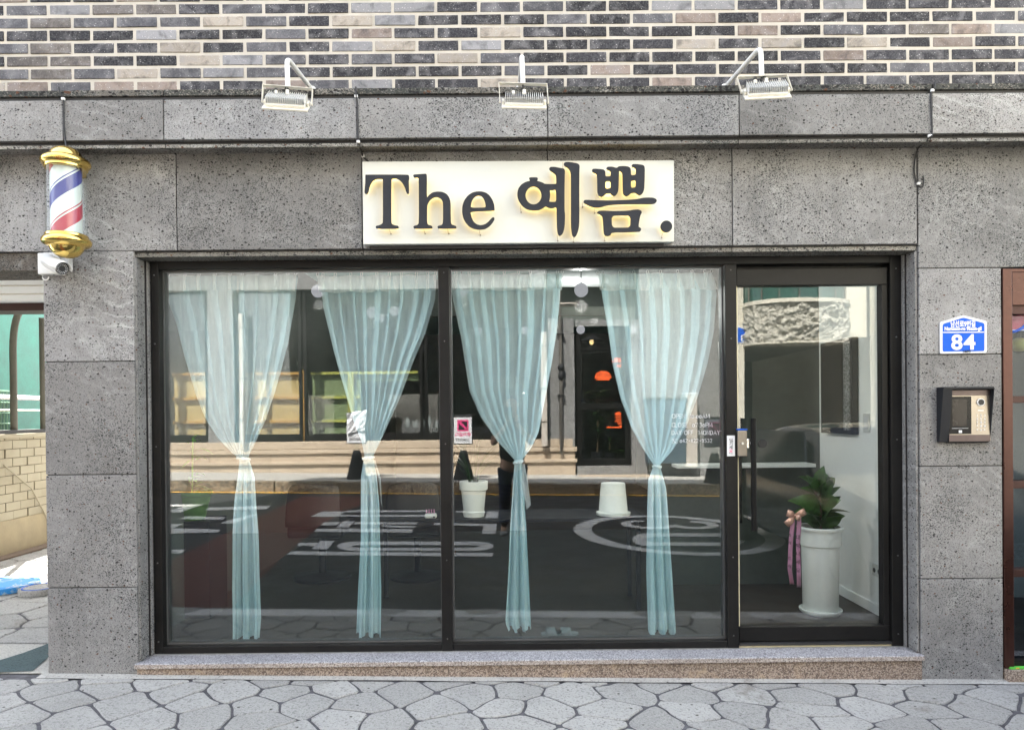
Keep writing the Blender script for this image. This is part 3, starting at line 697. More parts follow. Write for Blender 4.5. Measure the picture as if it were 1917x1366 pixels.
# ================================================================== SIGN
sg = empty('shop_sign', (.06, -.05, 2.44), 'white backlit sign board with raised dark letters above the window', 'sign')
SY = -.055
a, b_, c_, d_ = at(678, 302.5, SY), at(1262, 300, SY), at(1262, 452.5, SY), at(680, 457.5, SY)
w = MB(); y1 = -.004
w.add([(p.x, SY, p.z) for p in (a, b_, c_, d_)]+[(p.x, y1, p.z) for p in (a, b_, c_, d_)], [(0, 1, 2, 3), (7, 6, 5, 4), (0, 4, 5, 1), (1, 5, 6, 2), (2, 6, 7, 3), (3, 7, 4, 0)])
w.build('sign_board', M['sign_white'], sg, bevel=.003)
w = MB(); w.add([(p.x+dx, y, p.z) for y in (-.02, -.002) for p, dx in ((d_, .03), (c_, -.05))]+[(p.x+dx, y, p.z-.018) for y in (-.02, -.002) for p, dx in ((d_, .03), (c_, -.05))], [(0, 1, 3, 2), (4, 6, 7, 5), (0, 4, 5, 1), (1, 5, 7, 3), (3, 7, 6, 2), (2, 6, 4, 0)]); w.build('sign_rail', M['joint'], sg)
LY = -.115
def zA(pts): return [(at(670+x/6.39, 290+y/6.39, LY).x, at(670+x/6.39, 290+y/6.39, LY).z) for x, y in pts]
def zB(pts): return [(at(960+x/6.184, 290+y/6.184, LY).x, at(960+x/6.184, 290+y/6.184, LY).z) for x, y in pts]
def smooth(lp, it=2):
    for _ in range(it):
        r = []; n = len(lp)
        for i in range(n):
            a, b = lp[i], lp[(i+1) % n]
            if math.dist(a, b) < .03 or _ == 0: r += [(a[0]*.8+b[0]*.2, a[1]*.8+b[1]*.2), (a[0]*.2+b[0]*.8, a[1]*.2+b[1]*.8)]
            else: r += [(a[0]*.9+b[0]*.1, a[1]*.9+b[1]*.1), (a[0]*.1+b[0]*.9, a[1]*.1+b[1]*.9)]
        lp = r
    return lp
def ell(cx, cy, rx, ry, n=32): return [(cx+rx*math.cos(2*PI*i/n), cy+ry*math.sin(2*PI*i/n)) for i in range(n)]
GT = [(88,240),(95,236),(600,236),(612,250),(612,290),(606,300),(610,455),(600,464),(585,460),(575,440),(565,400),(545,360),(520,320),(485,290),(450,276),(405,280),(397,300),(397,800),(405,825),(440,842),(480,848),(487,862),(480,880),(218,880),(212,862),(218,848),(255,842),(290,825),(300,800),(298,300),(292,284),(220,284),(185,300),(160,330),(140,370),(128,420),(118,455),(105,464),(85,462),(78,450),(82,400),(88,330)]
GH = [(660,245),(670,235),(740,230),(810,225),(825,232),(822,520),(850,480),(890,450),(950,438),(1010,442),(1060,465),(1092,505),(1108,560),(1110,700),(1112,810),(1125,835),(1170,848),(1180,862),(1172,880),(958,880),(950,862),(960,848),(1000,840),(1018,815),(1018,580),(1008,545),(985,515),(945,500),(905,508),(870,530),(845,560),(828,600),(826,700),(826,800),(838,835),(885,848),(893,862),(885,880),(670,880),(662,862),(672,848),(710,840),(730,815),(728,285),(715,268),(668,268)]
GE = [(1348,676),(1628,665),(1636,655),(1632,600),(1612,540),(1580,490),(1540,455),(1490,438),(1430,436),(1370,448),(1315,485),(1270,545),(1247,620),(1246,690),(1258,750),(1285,805),(1330,855),(1385,883),(1450,893),(1520,885),(1570,855),(1610,810),(1636,765),(1630,748),(1612,745),(1590,765),(1560,800),(1520,830),(1470,842),(1420,830),(1385,800),(1360,750),(1350,700)]
GEh = [(1350,633),(1352,590),(1365,540),(1395,500),(1435,482),(1475,488),(1505,520),(1522,570),(1528,620),(1515,630)]
G1 = [(187,268),(200,260),(275,260),(290,268),(290,285),(278,300),(310,308),(350,322),(370,337),(500,338),(505,320),(503,250),(495,225),(470,205),(430,178),(420,158),(435,140),(480,138),(540,150),(590,158),(605,180),(602,250),(600,400),(600,640),(606,700),(602,830),(585,900),(560,930),(540,935),(522,915),(512,860),(508,700),(508,600),(470,612),(440,616),(410,608),(380,592),(350,615),(300,638),(230,642),(160,628),(100,580),(60,510),(50,450),(62,390),(100,340),(150,312),(200,300),(195,285)]
G1h2 = [(428,405),(460,407),(500,395),(503,540),(470,545),(418,542),(430,510),(434,460)]
G2 = [(590,105),(600,88),(630,80),(680,85),(750,98),(775,120),(772,180),(770,400),(772,600),(770,820),(755,890),(735,935),(712,953),(692,935),(680,890),(674,820),(674,500),(674,220),(665,185),(640,150),(600,128)]
G3 = [(915,180),(925,163),(960,160),(1050,168),(1072,190),(1072,245),(1090,250),(1120,248),(1135,240),(1135,190),(1120,178),(1095,168),(1083,152),(1095,138),(1150,136),(1190,148),(1205,150),(1225,133),(1270,129),(1330,132),(1360,148),(1368,180),(1368,235),(1400,235),(1425,225),(1428,165),(1415,148),(1385,135),(1375,122),(1390,106),(1440,106),(1510,116),(1530,140),(1527,300),(1522,400),(1505,445),(1475,465),(1450,460),(1420,435),(1370,440),(1345,465),(1315,478),(1290,465),(1275,430),(1272,220),(1262,200),(1235,178),(1230,200),(1225,390),(1215,440),(1190,468),(1165,474),(1145,460),(1130,440),(1080,445),(1060,470),(1025,484),(995,470),(980,430),(978,235),(965,215),(930,200)]
G3h = [[(1072,302),(1135,300),(1135,375),(1115,388),(1072,390)], [(1368,300),(1390,295),(1425,290),(1425,365),(1405,378),(1368,382)]]
G4 = [(818,540),(830,522),(870,520),(960,525),(1100,528),(1300,522),(1440,512),(1500,497),(1560,493),(1630,495),(1665,515),(1668,540),(1645,562),(1600,569),(1450,568),(1250,570),(1120,578),(1060,590),(1010,606),(950,608),(900,595),(850,570),(825,555)]
G5 = [(972,672),(990,650),(1030,644),(1150,650),(1300,648),(1360,642),(1410,632),(1460,632),(1490,648),(1494,670),(1478,700),(1465,760),(1455,835),(1478,842),(1488,860),(1478,885),(1440,888),(1300,892),(1200,892),(1145,900),(1135,925),(1105,938),(1075,935),(1058,915),(1052,870),(1045,760),(1038,710),(1015,690)]
G5h = [(1145,702),(1260,698),(1366,700),(1362,840),(1250,842),(1148,842)]
def inset(loop, d):
    n = len(loop); ar = sum(loop[i][0]*loop[(i+1) % n][1]-loop[(i+1) % n][0]*loop[i][1] for i in range(n)); sgn = 1 if ar > 0 else -1
    out = []
    for i in range(n):
        p0, p1, p2 = loop[i-1], loop[i], loop[(i+1) % n]
        tx_, ty_ = p2[0]-p0[0], p2[1]-p0[1]; L = math.hypot(tx_, ty_) or 1
        out.append((p1[0]-ty_/L*d*sgn, p1[1]+tx_/L*d*sgn))
    return out
LET = [(zA, [GT]), (zA, [GH]), (zA, [GE, GEh]), (zB, [G1, ell(240, 468, 92, 105), G1h2]), (zB, [G2]), (zB, [G3]+G3h), (zB, [G4]), (zB, [G5, G5h]), (zB, [ell(1779, 827, 67, 67)])]
for fn, loops in LET:
    lp = [smooth(fn(l)) for l in loops]
    o = outline('letter', lp, .012, M['letter'], sg, LY, 0)
    lo = [inset(l, .009 if k == 0 else -.009) for k, l in enumerate(lp)]
    outline('led_backing', lo, .010, M['led'], o, SY-.024, 0)
scr = MB()
for fn, x, y in ((zA, 375, 912), (zA, 790, 910), (zA, 1077, 912), (zA, 1460, 926), (zB, 98, 630), (zB, 528, 967), (zB, 714, 978), (zB, 823, 568), (zB, 962, 640), (zB, 1080, 965), (zB, 1750, 928), (zB, 1482, 484), (zB, 980, 498), (zB, 590, 122)):
    q = fn([(x, y)])[0]; k = -.0 
    X, Z = q[0], q[1]
    scr.tube([(X, SY, Z), (X, SY-.004, Z)], .0038, 10); scr.tube([(X-.002, SY-.005, Z+.002), (X-.004, LY+.01, Z+.022)], .0009, 6)
scr.each('letter_screw', M['steel'], sg, per=2)

# ================================================================== BARBER POLE
pc = at(124, 375, -.17); bp = empty('barber_pole', (pc.x, pc.y, 2.5), 'gold capped barber pole with red, white and blue spiral on the left pillar', 'barber pole')
S0 = 3.78/1305
ztop = at(124, 318, -.17).z; zbot = at(124, 440, -.17).z; rad = .105
def m_stripe():
    t = NT('spiral_stripe'); tc = t.n('TexCoord'); sx = t.n('SeparateXYZ'); t.l(tc.outputs['Object'], sx.inputs[0])
    ang = t.math('ARCTAN2', t.math('SUBTRACT', sx.outputs[1], pc.y), t.math('SUBTRACT', sx.outputs[0], pc.x))
    PER = .385; kk = PER/(2*PI); zb_ = at(124, 358, -.24).z
    ph = t.math('FRACT', t.math('ADD', t.math('MULTIPLY', t.math('SUBTRACT', sx.outputs[2], t.math('MULTIPLY', ang, kk)), 1/PER), 4.10-(zb_+kk*PI/2)/PER))
    Wt, B, Rd = (.60, .66, .64), (.06, .065, .25), (.42, .06, .09)
    col = t.ramp(ph, [(0, B), (.20, Wt), (.228, B), (.25, Wt), (.50, Rd), (.70, Wt), (.728, Rd), (.75, Wt)], 'CONSTANT')
    return t.pbr(col, .3)
M['stripe'] = m_stripe()
w = MB(); w.lathe([(.075, zbot), (.075, ztop)], (pc.x, pc.y, 0), 48); w.build('striped_drum', M['stripe'], bp, smooth=True)
w = MB(); w.lathe([(.098, zbot), (.098, ztop)], (pc.x, pc.y, 0), 48, cap=False); w.build('clear_tube', M['glass_clear'], bp, smooth=True, fix=False)
def cap(sgn, z):
    prof = [(.100, 0), (.104, .004), (.104, .014), (.112, .020), (.119, .030), (.120, .040), (.116, .050), (.106, .058), (.094, .064), (.083, .068), (.078, .082), (.068, .098), (.052, .112), (.030, .121), (.004, .125)]
    return [(r, z+sgn*h) for r, h in prof]
for s, z in ((1, ztop), (-1, zbot)):
    w = MB(); w.lathe(cap(s, z), (pc.x, pc.y, 0), 48); w.build('gold_cap', M['gold'], bp, smooth=True)
w = MB(); w.box(pc.x-.03, pc.x+.01, pc.y+.09, 0, ztop+.01, ztop+.04); w.box(pc.x-.03, pc.x+.01, pc.y+.09, 0, zbot-.04, zbot-.01); w.each('wall_bracket', M['gold'], bp, bevel=.003)

# ================================================================== SECURITY CAMERA
q = at(92, 497, -.05); sc = empty('security_camera', (q.x, 0, q.z), 'white bullet camera with a ring of infrared lamps below the barber pole', 'security camera')
w = MB(); a0, a1 = at(69.5, 473, -.05), at(112, 513, -.05)
w.box(a0.x, a1.x, -.05, 0, a1.z, a0.z); w.box(a1.x+.001, a1.x+.045, -.04, 0, a1.z+.03, a0.z-.004); w.build('mount_box', M['white_plastic'], sc, bevel=.006)
p0 = Vector((at(89, 488, -.095).x, -.095, at(89, 488, -.095).z)); p1 = Vector((at(116, 501.5, -.22).x, -.22, at(116, 502.5, -.22).z))
dv = (p1-p0).normalized(); w = MB(); w.tube([p0-dv*.01, p0, p0+dv*.02, p1-dv*.012, p1], [.022, .034, .036, .036, .034], 28); w.build('camera_body', M['white_plastic'], sc, smooth=True)
side = dv.cross(Vector((0, 0, 1))).normalized(); upv = side.cross(dv)
w = MB(); rows = []
for d_ in (0, 1):
    rows.append([p0+dv*.02+(p1-p0-dv*.02)*d_*1.14+(side*math.cos(t)+upv*math.sin(t))*.0395 for t in [R(-10+200*i/20) for i in range(21)]])
w.grid(rows); w.build('sun_hood', M['white_plastic'], sc, smooth=True, solid=.003, fix=False)
w = MB(); w.tube([p1+dv*.0005, p1+dv*.003], .0325, 28); w.build('camera_window', M['dark_plastic'], sc, smooth=True)
w = MB(); w.tube([p1+dv*.003, p1+dv*.006], .012, 20); w.build('lens', M['rubber'], sc, smooth=True)
w = MB()
for rr, nn in ((.018, 12), (.0255, 18)):
    for k in range(nn):
        an = 2*PI*k/nn; c = p1+dv*.0031+(side*math.cos(an)+upv*math.sin(an))*rr; w.tube([c, c+dv*.0015], .0023, 8)
w.each('infrared_lamp', M['white_print'], sc)
w = MB(); w.tube([p0+Vector((-.002, .04, 0)), p0], .02, 16); w.build('swivel', M['white_plastic'], sc, smooth=True)
w = MB(); c0 = at(86, 513, -.03); pts = [c0+Vector((.018*math.cos(t)-.002, 0, -.016+.018*math.sin(t))) for t in [R(60+34*i) for i in range(10)]]
w.tube(pts, .0035, 8); w.build('cable_loop', M['white_plastic'], sc, smooth=True)
w = MB(); c0 = at(99, 512, -.03); w.tube([c0+Vector((0, 0, 0)), c0+Vector((.004, 0, -.008)), c0+Vector((.012, 0, -.006)), c0+Vector((.02, 0.01, .006))], .003, 8); w.build('cable_tail', M['rubber'], sc, smooth=True)

# ================================================================== FLOOD LAMPS
def flood(px_top, py_top, px_base, py_base, px_c, py_c, pitch, yaw, label):
    Yl = -.42
    yok = at(px_c, py_c, Yl)                                   # middle of the housing
    top = at(px_top, py_top, Yl+.06); yk = at(px_top+2, py_top+56, Yl)
    base = at(px_base, py_base, -.02); base = Vector((base.x, .006, base.z))
    o = empty('flood_lamp', (base.x, 0, base.z), label, 'flood lamp', 'white flood lamps over the sign')
    w = MB()
    B0 = base; T = Vector((top.x, top.y, top.z)); Dn = Vector((yk.x, yk.y, yk.z))
    pts = [B0]
    u = (T-B0); 
    e1 = T-u.normalized()*.05; e2 = T+(Dn-T).normalized()*.05
    pts.append(e1)
    for i in range(1, 8):
        t = i/8; pts.append(e1*(1-t)**2+T*2*t*(1-t)+e2*t*t)
    pts += [e2, Dn]
    w.tube(pts, .0125, 16); w.tube([B0+Vector((0, .0, 0)), B0+u.normalized()*.012], .022, 16)
    arm = w.build('lamp_arm', M['white_plastic'], o, smooth=True)
    rot = Matrix.Rotation(R(yaw), 3, 'Z') @ Matrix.Rotation(R(1.6), 3, 'Y') @ Matrix.Rotation(R(pitch), 3, 'X')
    Wd, Dp, Hh = .222, .155, .026
    w = MB(); w.obox(yok, (Wd, Dp, .010), rot); w.obox(yok+rot @ Vector((0, 0, .012)), (Wd-.03, Dp-.03, .014), rot)
    for s in (-1, 1): w.obox(yok+rot @ Vector((s*(Wd/2-.006), .0, .012)), (.012, .05, .026), rot)
    w.build('lamp_housing', M['cream_metal'], o, bevel=.003)
    w = MB()
    for i in range(19):
        w.obox(yok+rot @ Vector(((i-9)*.0103, .004, .034)), (.0022, Dp-.04, .032), rot)
    w.build('cooling_fins', M['white_plastic'], o)
    w = MB(); w.obox(yok+rot @ Vector((0, 0, -.0065)), (Wd-.03, Dp-.03, .003), rot); w.build('lamp_glass', M['white_print'], o)
    # U bracket
    zt = Dn.z; rz = Matrix.Rotation(R(yaw), 3, 'Z') @ Matrix.Rotation(R(2.2), 3, 'Y'); hy = rz @ Vector((0, 1, 0)); hx2 = rz @ Vector((1, 0, 0))
    bc = Vector((Dn.x, Dn.y, zt)); w = MB()
    w.obox(bc, (Wd+.022, .030, .003), rz)
    for s in (-1, 1):
        p = bc+hx2*(s*(Wd/2+.0105)); q = yok+rot @ Vector((s*(Wd/2+.0105), 0, .012)); mid = (p+q)/2; L = (p-q).length
        zz = (p-q).normalized(); xx = (hx2-zz*hx2.dot(zz)).normalized(); yy = zz.cross(xx); m3 = Matrix((xx, yy, zz)).transposed()
        w.obox(mid, (.003, .024, L+.003), m3); w.tube([q-hx2*.004, q+hx2*.004], .006, 10)
    w.build('lamp_bracket', M['cream_metal'], o, bevel=.001)
    w = MB(); g1 = yok+rot @ Vector((.0, .03, .045)); w.tube([g1, g1+Vector((0, 0, .022))], .009, 12)
    g2 = yok+rot @ Vector((-.055, .03, .045)); w.tube([g2, g2+Vector((0, 0, .016))], .008, 12); w.each('cable_gland', M['cream_metal'], o, smooth=True)
    w = MB(); w.tube([g2+Vector((0, 0, .016)), g2+Vector((0, 0, .026))], .0085, 12)
    d = Dn-Vector((0, 0, .004)); w.tube([d, d+Vector((-.004, .0, -.02)), (d+g1)/2+Vector((-.018, 0, .0)), g1+Vector((-.008, 0, .035)), g1+Vector((0, 0, .02))], .0048, 10)
    w.each('lamp_cable', M['rubber'], o, smooth=True)
flood(537, 108, 583, 166, 538, 198, 38, 6, 'white flood lamp on a bent arm leaning right, nearest the barber pole')
flood(977, 102, 973, 164, 981, 197, 34, 0, 'white flood lamp on a straight arm above the middle of the sign')
flood(1424, 88, 1358, 162, 1434, 176, 40, -9, 'white flood lamp on a bent arm leaning left, above the glass door')

# ================================================================== CABLES
def cable(name, pts, r, label, mats=M['rubber'], clips=()):
    P = [Vector(p) for p in pts]; Q = []
    for i in range(len(P)-1):
        p0 = P[max(i-1, 0)]; p1, p2 = P[i], P[i+1]; p3 = P[min(i+2, len(P)-1)]
        for k in range(6):
            t = k/6; Q.append(.5*((2*p1)+(p2-p0)*t+(2*p0-5*p1+4*p2-p3)*t*t+(3*p1-p0-3*p2+p3)*t**3))
    Q.append(P[-1])
    o = empty(name, tuple(P[-1]), label, 'cable')
    w = MB(); w.tube(Q, r, 8); w.build('cable_run', mats, o, smooth=True)
    if clips:
        w = MB()
        for p in clips: w.box(p[0]-.009, p[0]+.009, p[1]-.009, p[1]+.004, p[2]-.007, p[2]+.007)
        w.each('cable_clip', M['white_plastic'], o, bevel=.002)
F = PY-.006
def A(px, py, y): return tuple(at(px, py, y))
cable('power_cable', [A(110, 163, F-.004), A(113, 175, F-.006), A(119, 187, F), A(119, 215, F), A(120, 240, F), A(122, 262, F), A(124, 275, -.16)], .0042, 'black cable running down the stone fascia to the barber pole', clips=[A(119, 186, F)])
cable('power_cable', [A(666, 163, F-.004), A(667, 180, F-.006), A(669, 200, F), A(670, 240, F), A(671, 264, F), A(677, 285, -.05), A(680, 294, -.01), A(690, 303, -.012)], .0046, 'black cable over the moulding to the top left corner of the sign', clips=[A(667, 181, F), A(671, 266, F), A(680, 293, -.01)])
cable('power_cable', [A(1751, 152, F-.004), A(1749, 166, F-.006), A(1743, 176, F), A(1744, 215, F), A(1745, 250, F), A(1740, 258, F-.002), A(1720, 276, -.03), A(1713, 300, -.006), A(1712, 325, -.006), A(1718, 346, -.008), A(1727, 350, -.012), A(1729, 336, -.012), A(1727, 330, -.008)], .0042, 'black cable with a coiled loose end right of the door lintel', clips=[A(1745, 170, F), A(1740, 255, F), A(1719, 344, -.01)])

# ================================================================== HOUSE NUMBER PLATE
q = at(1803, 627, -.006); hn = empty('house_number_plate', (q.x, 0, q.z), 'blue house number plate reading 84 with a white border', 'number plate')
def pl(pts, y): return [(at(x, z, y).x, at(x, z, y).z) for x, z in pts]
def rr(poly, k=.12):
    out = []; n = len(poly)
    for i in range(n):
        a, b, c = Vector(poly[i-1]), Vector(poly[i]), Vector(poly[(i+1) % n]); d = .008
        p = b+(a-b).normalized()*d; r_ = b+(c-b).normalized()*d; out += [tuple(p), tuple(p*.3+b*.4+r_*.3), tuple(r_)]
    return out
outer = pl([(1760, 603), (1803, 590), (1847, 601), (1847, 660.5), (1760, 662)], -.008)
inner = pl([(1764.5, 606.5), (1803, 594.5), (1842.5, 605), (1842.5, 657), (1764.5, 658)], -.008)
outline('plate_border', [rr(outer)], .008, M['white_print'], hn, -.009)
outline('plate_face', [rr(inner)], .002, M['blue'], hn, -.0105)
text('street_name', '남선로9번길', .040, M['white_print'], hn, (at(1803, 611, -.012).x, -.0112, at(1803, 611, -.012).z), align='CENTER', bold=.0012, width=at(1827, 610, 0).x-at(1781, 610, 0).x)
text('street_name_latin', 'Namseon-ro 9beon-gil', .028, M['white_print'], hn, (at(1803, 618, -.012).x, -.0112, at(1803, 618, -.012).z), align='CENTER', bold=.0013, width=at(1838, 610, 0).x-at(1769, 610, 0).x)
w = MB(); a0, a1 = at(1765, 621.2, -.011), at(1842, 622.4, -.011); w.box(a0.x, a1.x, -.0115, -.0103, a1.z, a0.z); w.build('divider_line', M['white_print'], hn)
text('house_number', '84', .118, M['white_print'], hn, (at(1803.5, 653.5, -.012).x, -.0112, at(1803.5, 653.5, -.012).z), align='CENTER', bold=.0032, width=at(1826, 610, 0).x-at(1781, 610, 0).x, spacing=1.12)
text('pen_scribble', '1693', .022, M['dark_plastic'], hn, (at(1803.5, 660, -.012).x+.02, -.0118, at(1803.5, 660, -.012).z), align='CENTER')

# ================================================================== INTERCOM
q = at(1813, 775, -.03); ic = empty('door_intercom', (q.x, 0, q.z), 'steel door intercom with screen and keypad under a black rain hood', 'intercom')
def bxp(mb, x0, y0, x1, y1, ya, yb):
    a = at((x0+x1)/2, y0, ya); b = at((x0+x1)/2, y1, ya); l = at(x0, (y0+y1)/2, ya); r = at(x1, (y0+y1)/2, ya)
    mb.box(l.x, r.x, ya, yb, b.z, a.z); return (l.x, r.x, b.z, a.z)
w = MB(); x0, x1, z0, z1 = at(1765.5, 775, -.06).x, at(1861, 775, -.06).x, at(1813, 827, -.04).z, at(1813, 724, -.06).z
ib = [at(1776, 775, -.025).x, at(1854, 775, -.025).x, at(1813, 826, -.025).z, at(1813, 728, -.025).z]
for sgn, xa_, xo in ((-1, ib[0], x0), (1, ib[1], x1)):
    xi = xa_
    vs = [(xi, 0, z0), (xi, 0, z1-.012), (xi, -.062, z1-.012), (xi, -.022, z0), (xo, 0, z0), (xo, 0, z1), (xo, -.064, z1), (xo, -.024, z0)]
    w.add(vs, [(0, 1, 2, 3), (7, 6, 5, 4), (0, 4, 5, 1), (1, 5, 6, 2), (2, 6, 7, 3), (3, 7, 4, 0)])
w.box(x0+.001, x1-.001, -.064, 0, z1-.012, z1+.0005); w.box(ib[0], ib[1], -.012, 0, z0-.006, z1-.012)
w.build('rain_hood', M['dark_plastic'], ic, bevel=.003)
w = MB(); bxp(w, 1777, 731, 1854.5, 826, -.026, -.012); w.build('intercom_body', M['steel'], ic, bevel=.002)
w = MB(); bxp(w, 1777, 730, 1854, 740, -.030, -.0265); bxp(w, 1777, 813.5, 1854, 826, -.030, -.0265); w.each('trim_bar', plain('dark_steel', (.10, .08, .08), .4, .8), ic, bevel=.001)
w = MB(); bxp(w, 1777.5, 742, 1818.5, 812, -.0285, -.0262); w.build('screen_surround', plain('black_glass', (.006, .006, .007), .3, spec=.2), ic)
w = MB(); bxp(w, 1783, 747, 1810, 797, -.0292, -.0286); w.build('screen', plain('dark_screen', (.03, .025, .022), .25, spec=.25), ic)
w = MB(); c = at(1836.5, 752.5, -.03); w.tube([(c.x, -.026, c.z), (c.x, -.031, c.z)], .0215, 32); w.build('camera_ring', M['white_print'], ic, smooth=True)
w = MB(); w.tube([(c.x, -.0305, c.z), (c.x, -.0325, c.z)], .0165, 32); w.build('camera_lens', M['rubber'], ic, smooth=True)
keys = [['1', '2', '3'], ['4', '5', '6'], ['7', '8', '9'], ['*', '0', '#'], ['<', 'o', '>']]
for r_ in range(5):
    for c_i in range(3):
        p = at(1829.5+c_i*7, 779+r_*6.7, -.027); text('key_number', keys[r_][c_i], .017, M['white_print'], ic, (p.x, -.0265, p.z), align='CENTER', bold=.0003)
w = MB(); bxp(w, 1831, 767, 1841.5, 769, -.0268, -.0262); w.build('maker_plate', M['white_print'], ic)
w = MB(); bxp(w, 1795, 805, 1801, 810, -.0292, -.0286); bxp(w, 1782, 801.2, 1813, 801.7, -.0290, -.0286); w.build('call_button', M['white_print'], ic)

# ================================================================== PULL LABEL + OPENING HOURS
q = at(1368.5, 834, .124); ps = empty('pull_label', (q.x, .127, q.z), 'small white upright label with PULL on the black door post', 'label')
w = MB(); bxp(w, 1361, 815, 1376, 853.5, .1245, .1268); w.build('label_plate', M['white_print'], ps, bevel=.003)
for i, ch in enumerate('당기세요'):
    p = at(1368.5, 826.5+i*6.6, .124); text('label_letter', ch, .024, M['black_print'] if i < 3 else M['pink_print'], ps, (p.x, .1243, p.z), align='CENTER', bold=.0003, ext=.0003)
p = at(1368.5, 849.5, .124); text('label_word', 'PULL', .011, M['black_print'], ps, (p.x, .1243, p.z), align='CENTER', ext=.0003)
q = at(1258, 830, GL); oh = empty('opening_hours_lettering', (q.x, GL, q.z), 'white opening hours and phone number lettering on the window beside the door', 'lettering')
def stroke_text(s, px, py, hpx, wpx, par):
    """round-pen capitals drawn as tubes lying on the glass"""
    GLY = {'O': [ell(.5, .5, .46, .5, 20)+[(.96, .5)]], 'P': [[(0, 0), (0, 1), (.5, 1), (.75, .86), (.75, .6), (.5, .46), (0, .46)]], 'E': [[(.65, 1), (0, 1), (0, 0), (.65, 0)], [(0, .5), (.55, .5)]],
           'N': [[(0, 0), (0, 1), (.75, 0), (.75, 1)]], 'C': [[(.85, .85), (.6, 1), (.3, .97), (.05, .7), (.02, .4), (.2, .08), (.5, 0), (.85, .15)]], 'L': [[(0, 1), (0, 0), (.6, 0)]],
           'S': [[(.62, .9), (.35, 1), (.08, .85), (.1, .62), (.55, .42), (.66, .2), (.45, .02), (.2, 0), (0, .12)]], 'A': [[(0, 0), (.42, 1), (.84, 0)], [(.16, .38), (.68, .38)]], 'M': [[(0, 0), (.08, 1), (.5, .2), (.9, 1), (1, 0)]],
           'D': [[(0, 0), (0, 1), (.4, .97), (.75, .7), (.75, .3), (.4, .03), (0, 0)]], 'Y': [[(0, 1), (.4, .5), (.8, 1)], [(.4, .5), (.4, 0)]], 'F': [[(.65, 1), (0, 1), (0, 0)], [(0, .5), (.55, .5)]],
           "'": [[(.1, 1), (.05, .8)]], ':': [[(.08, .2), (.08, .26)], [(.08, .6), (.08, .66)]], '-': [[(.05, .5), (.5, .5)]], '1': [[(.0, .8), (.2, 1), (.2, 0)]],
           '0': [[(x*.62, y*.68) for x, y in ell(.5, .5, .48, .5, 18)+[(.98, .5)]]], '7': [[(0, .95), (.6, .95), (.25, 0)]], '3': [[(0, .9), (.3, 1), (.55, .8), (.3, .55), (.6, .3), (.35, 0), (0, .1)]],
           '4': [[(.4, 0), (.4, 1), (0, .3), (.6, .3)]], '2': [[(0, .85), (.25, 1), (.55, .85), (.5, .6), (0, 0), (.6, 0)]], '8': [[(.3, .52), (.06, .75), (.3, 1), (.54, .75), (.3, .52), (.0, .25), (.3, 0), (.6, .25), (.3, .52)]],
           '9': [[(.55, .6), (.3, .45), (.05, .7), (.3, 1), (.55, .75), (.5, .3), (.3, 0)]], '5': [[(.55, 1), (.1, 1), (.05, .58), (.35, .6), (.6, .35), (.4, .02), (0, .08)]]}
    adv = {'M': 1.2, "'": .3, ':': .35, '1': .45, ' ': .6, 'O': 1.15, 'N': 1, 'D': 1, 'A': 1.05, 'Y': 1, '-': .75}
    tot = sum(adv.get(ch, .85) for ch in s); k = wpx/tot; x = px; mb = MB()
    for ch in s:
        for st in GLY.get(ch, []):
            mb.tube([at(x+a*k*.92, py-b*hpx, GL-.0016) for a, b in st], .0017, 6)
        x += adv.get(ch, .85)*k
    return mb.build('lettering_row', M['white_print'], par, fix=True)
stroke_text("OPEN  10:00AM", 1258, 782.5, 7.8, 72, oh); stroke_text("CLOSE  07:30PM", 1258, 799, 8, 77, oh)
stroke_text("DAY OFF  'MONDAY'", 1258, 813.5, 8, 93, oh); stroke_text("042-822-9532", 1273, 828, 7, 62, oh)
w = MB(); P4 = [at(x, y, GL-.0012) for x, y in ((1258.5, 821), (1268, 821), (1268, 829.5), (1258.5, 829.5), (1258.5, 821))]; w.tube(P4, .0012, 6)
w.tube([at(x, y, GL-.0012) for x, y in ((1261, 822.5), (1261.5, 825), (1263.5, 827.5), (1266, 828))], .002, 6); w.tube([at(x, y, GL-.0012) for x, y in ((1263.5, 823), (1265.5, 824), (1266.3, 826))], .0009, 6)
w.build('phone_symbol', M['white_print'], oh)

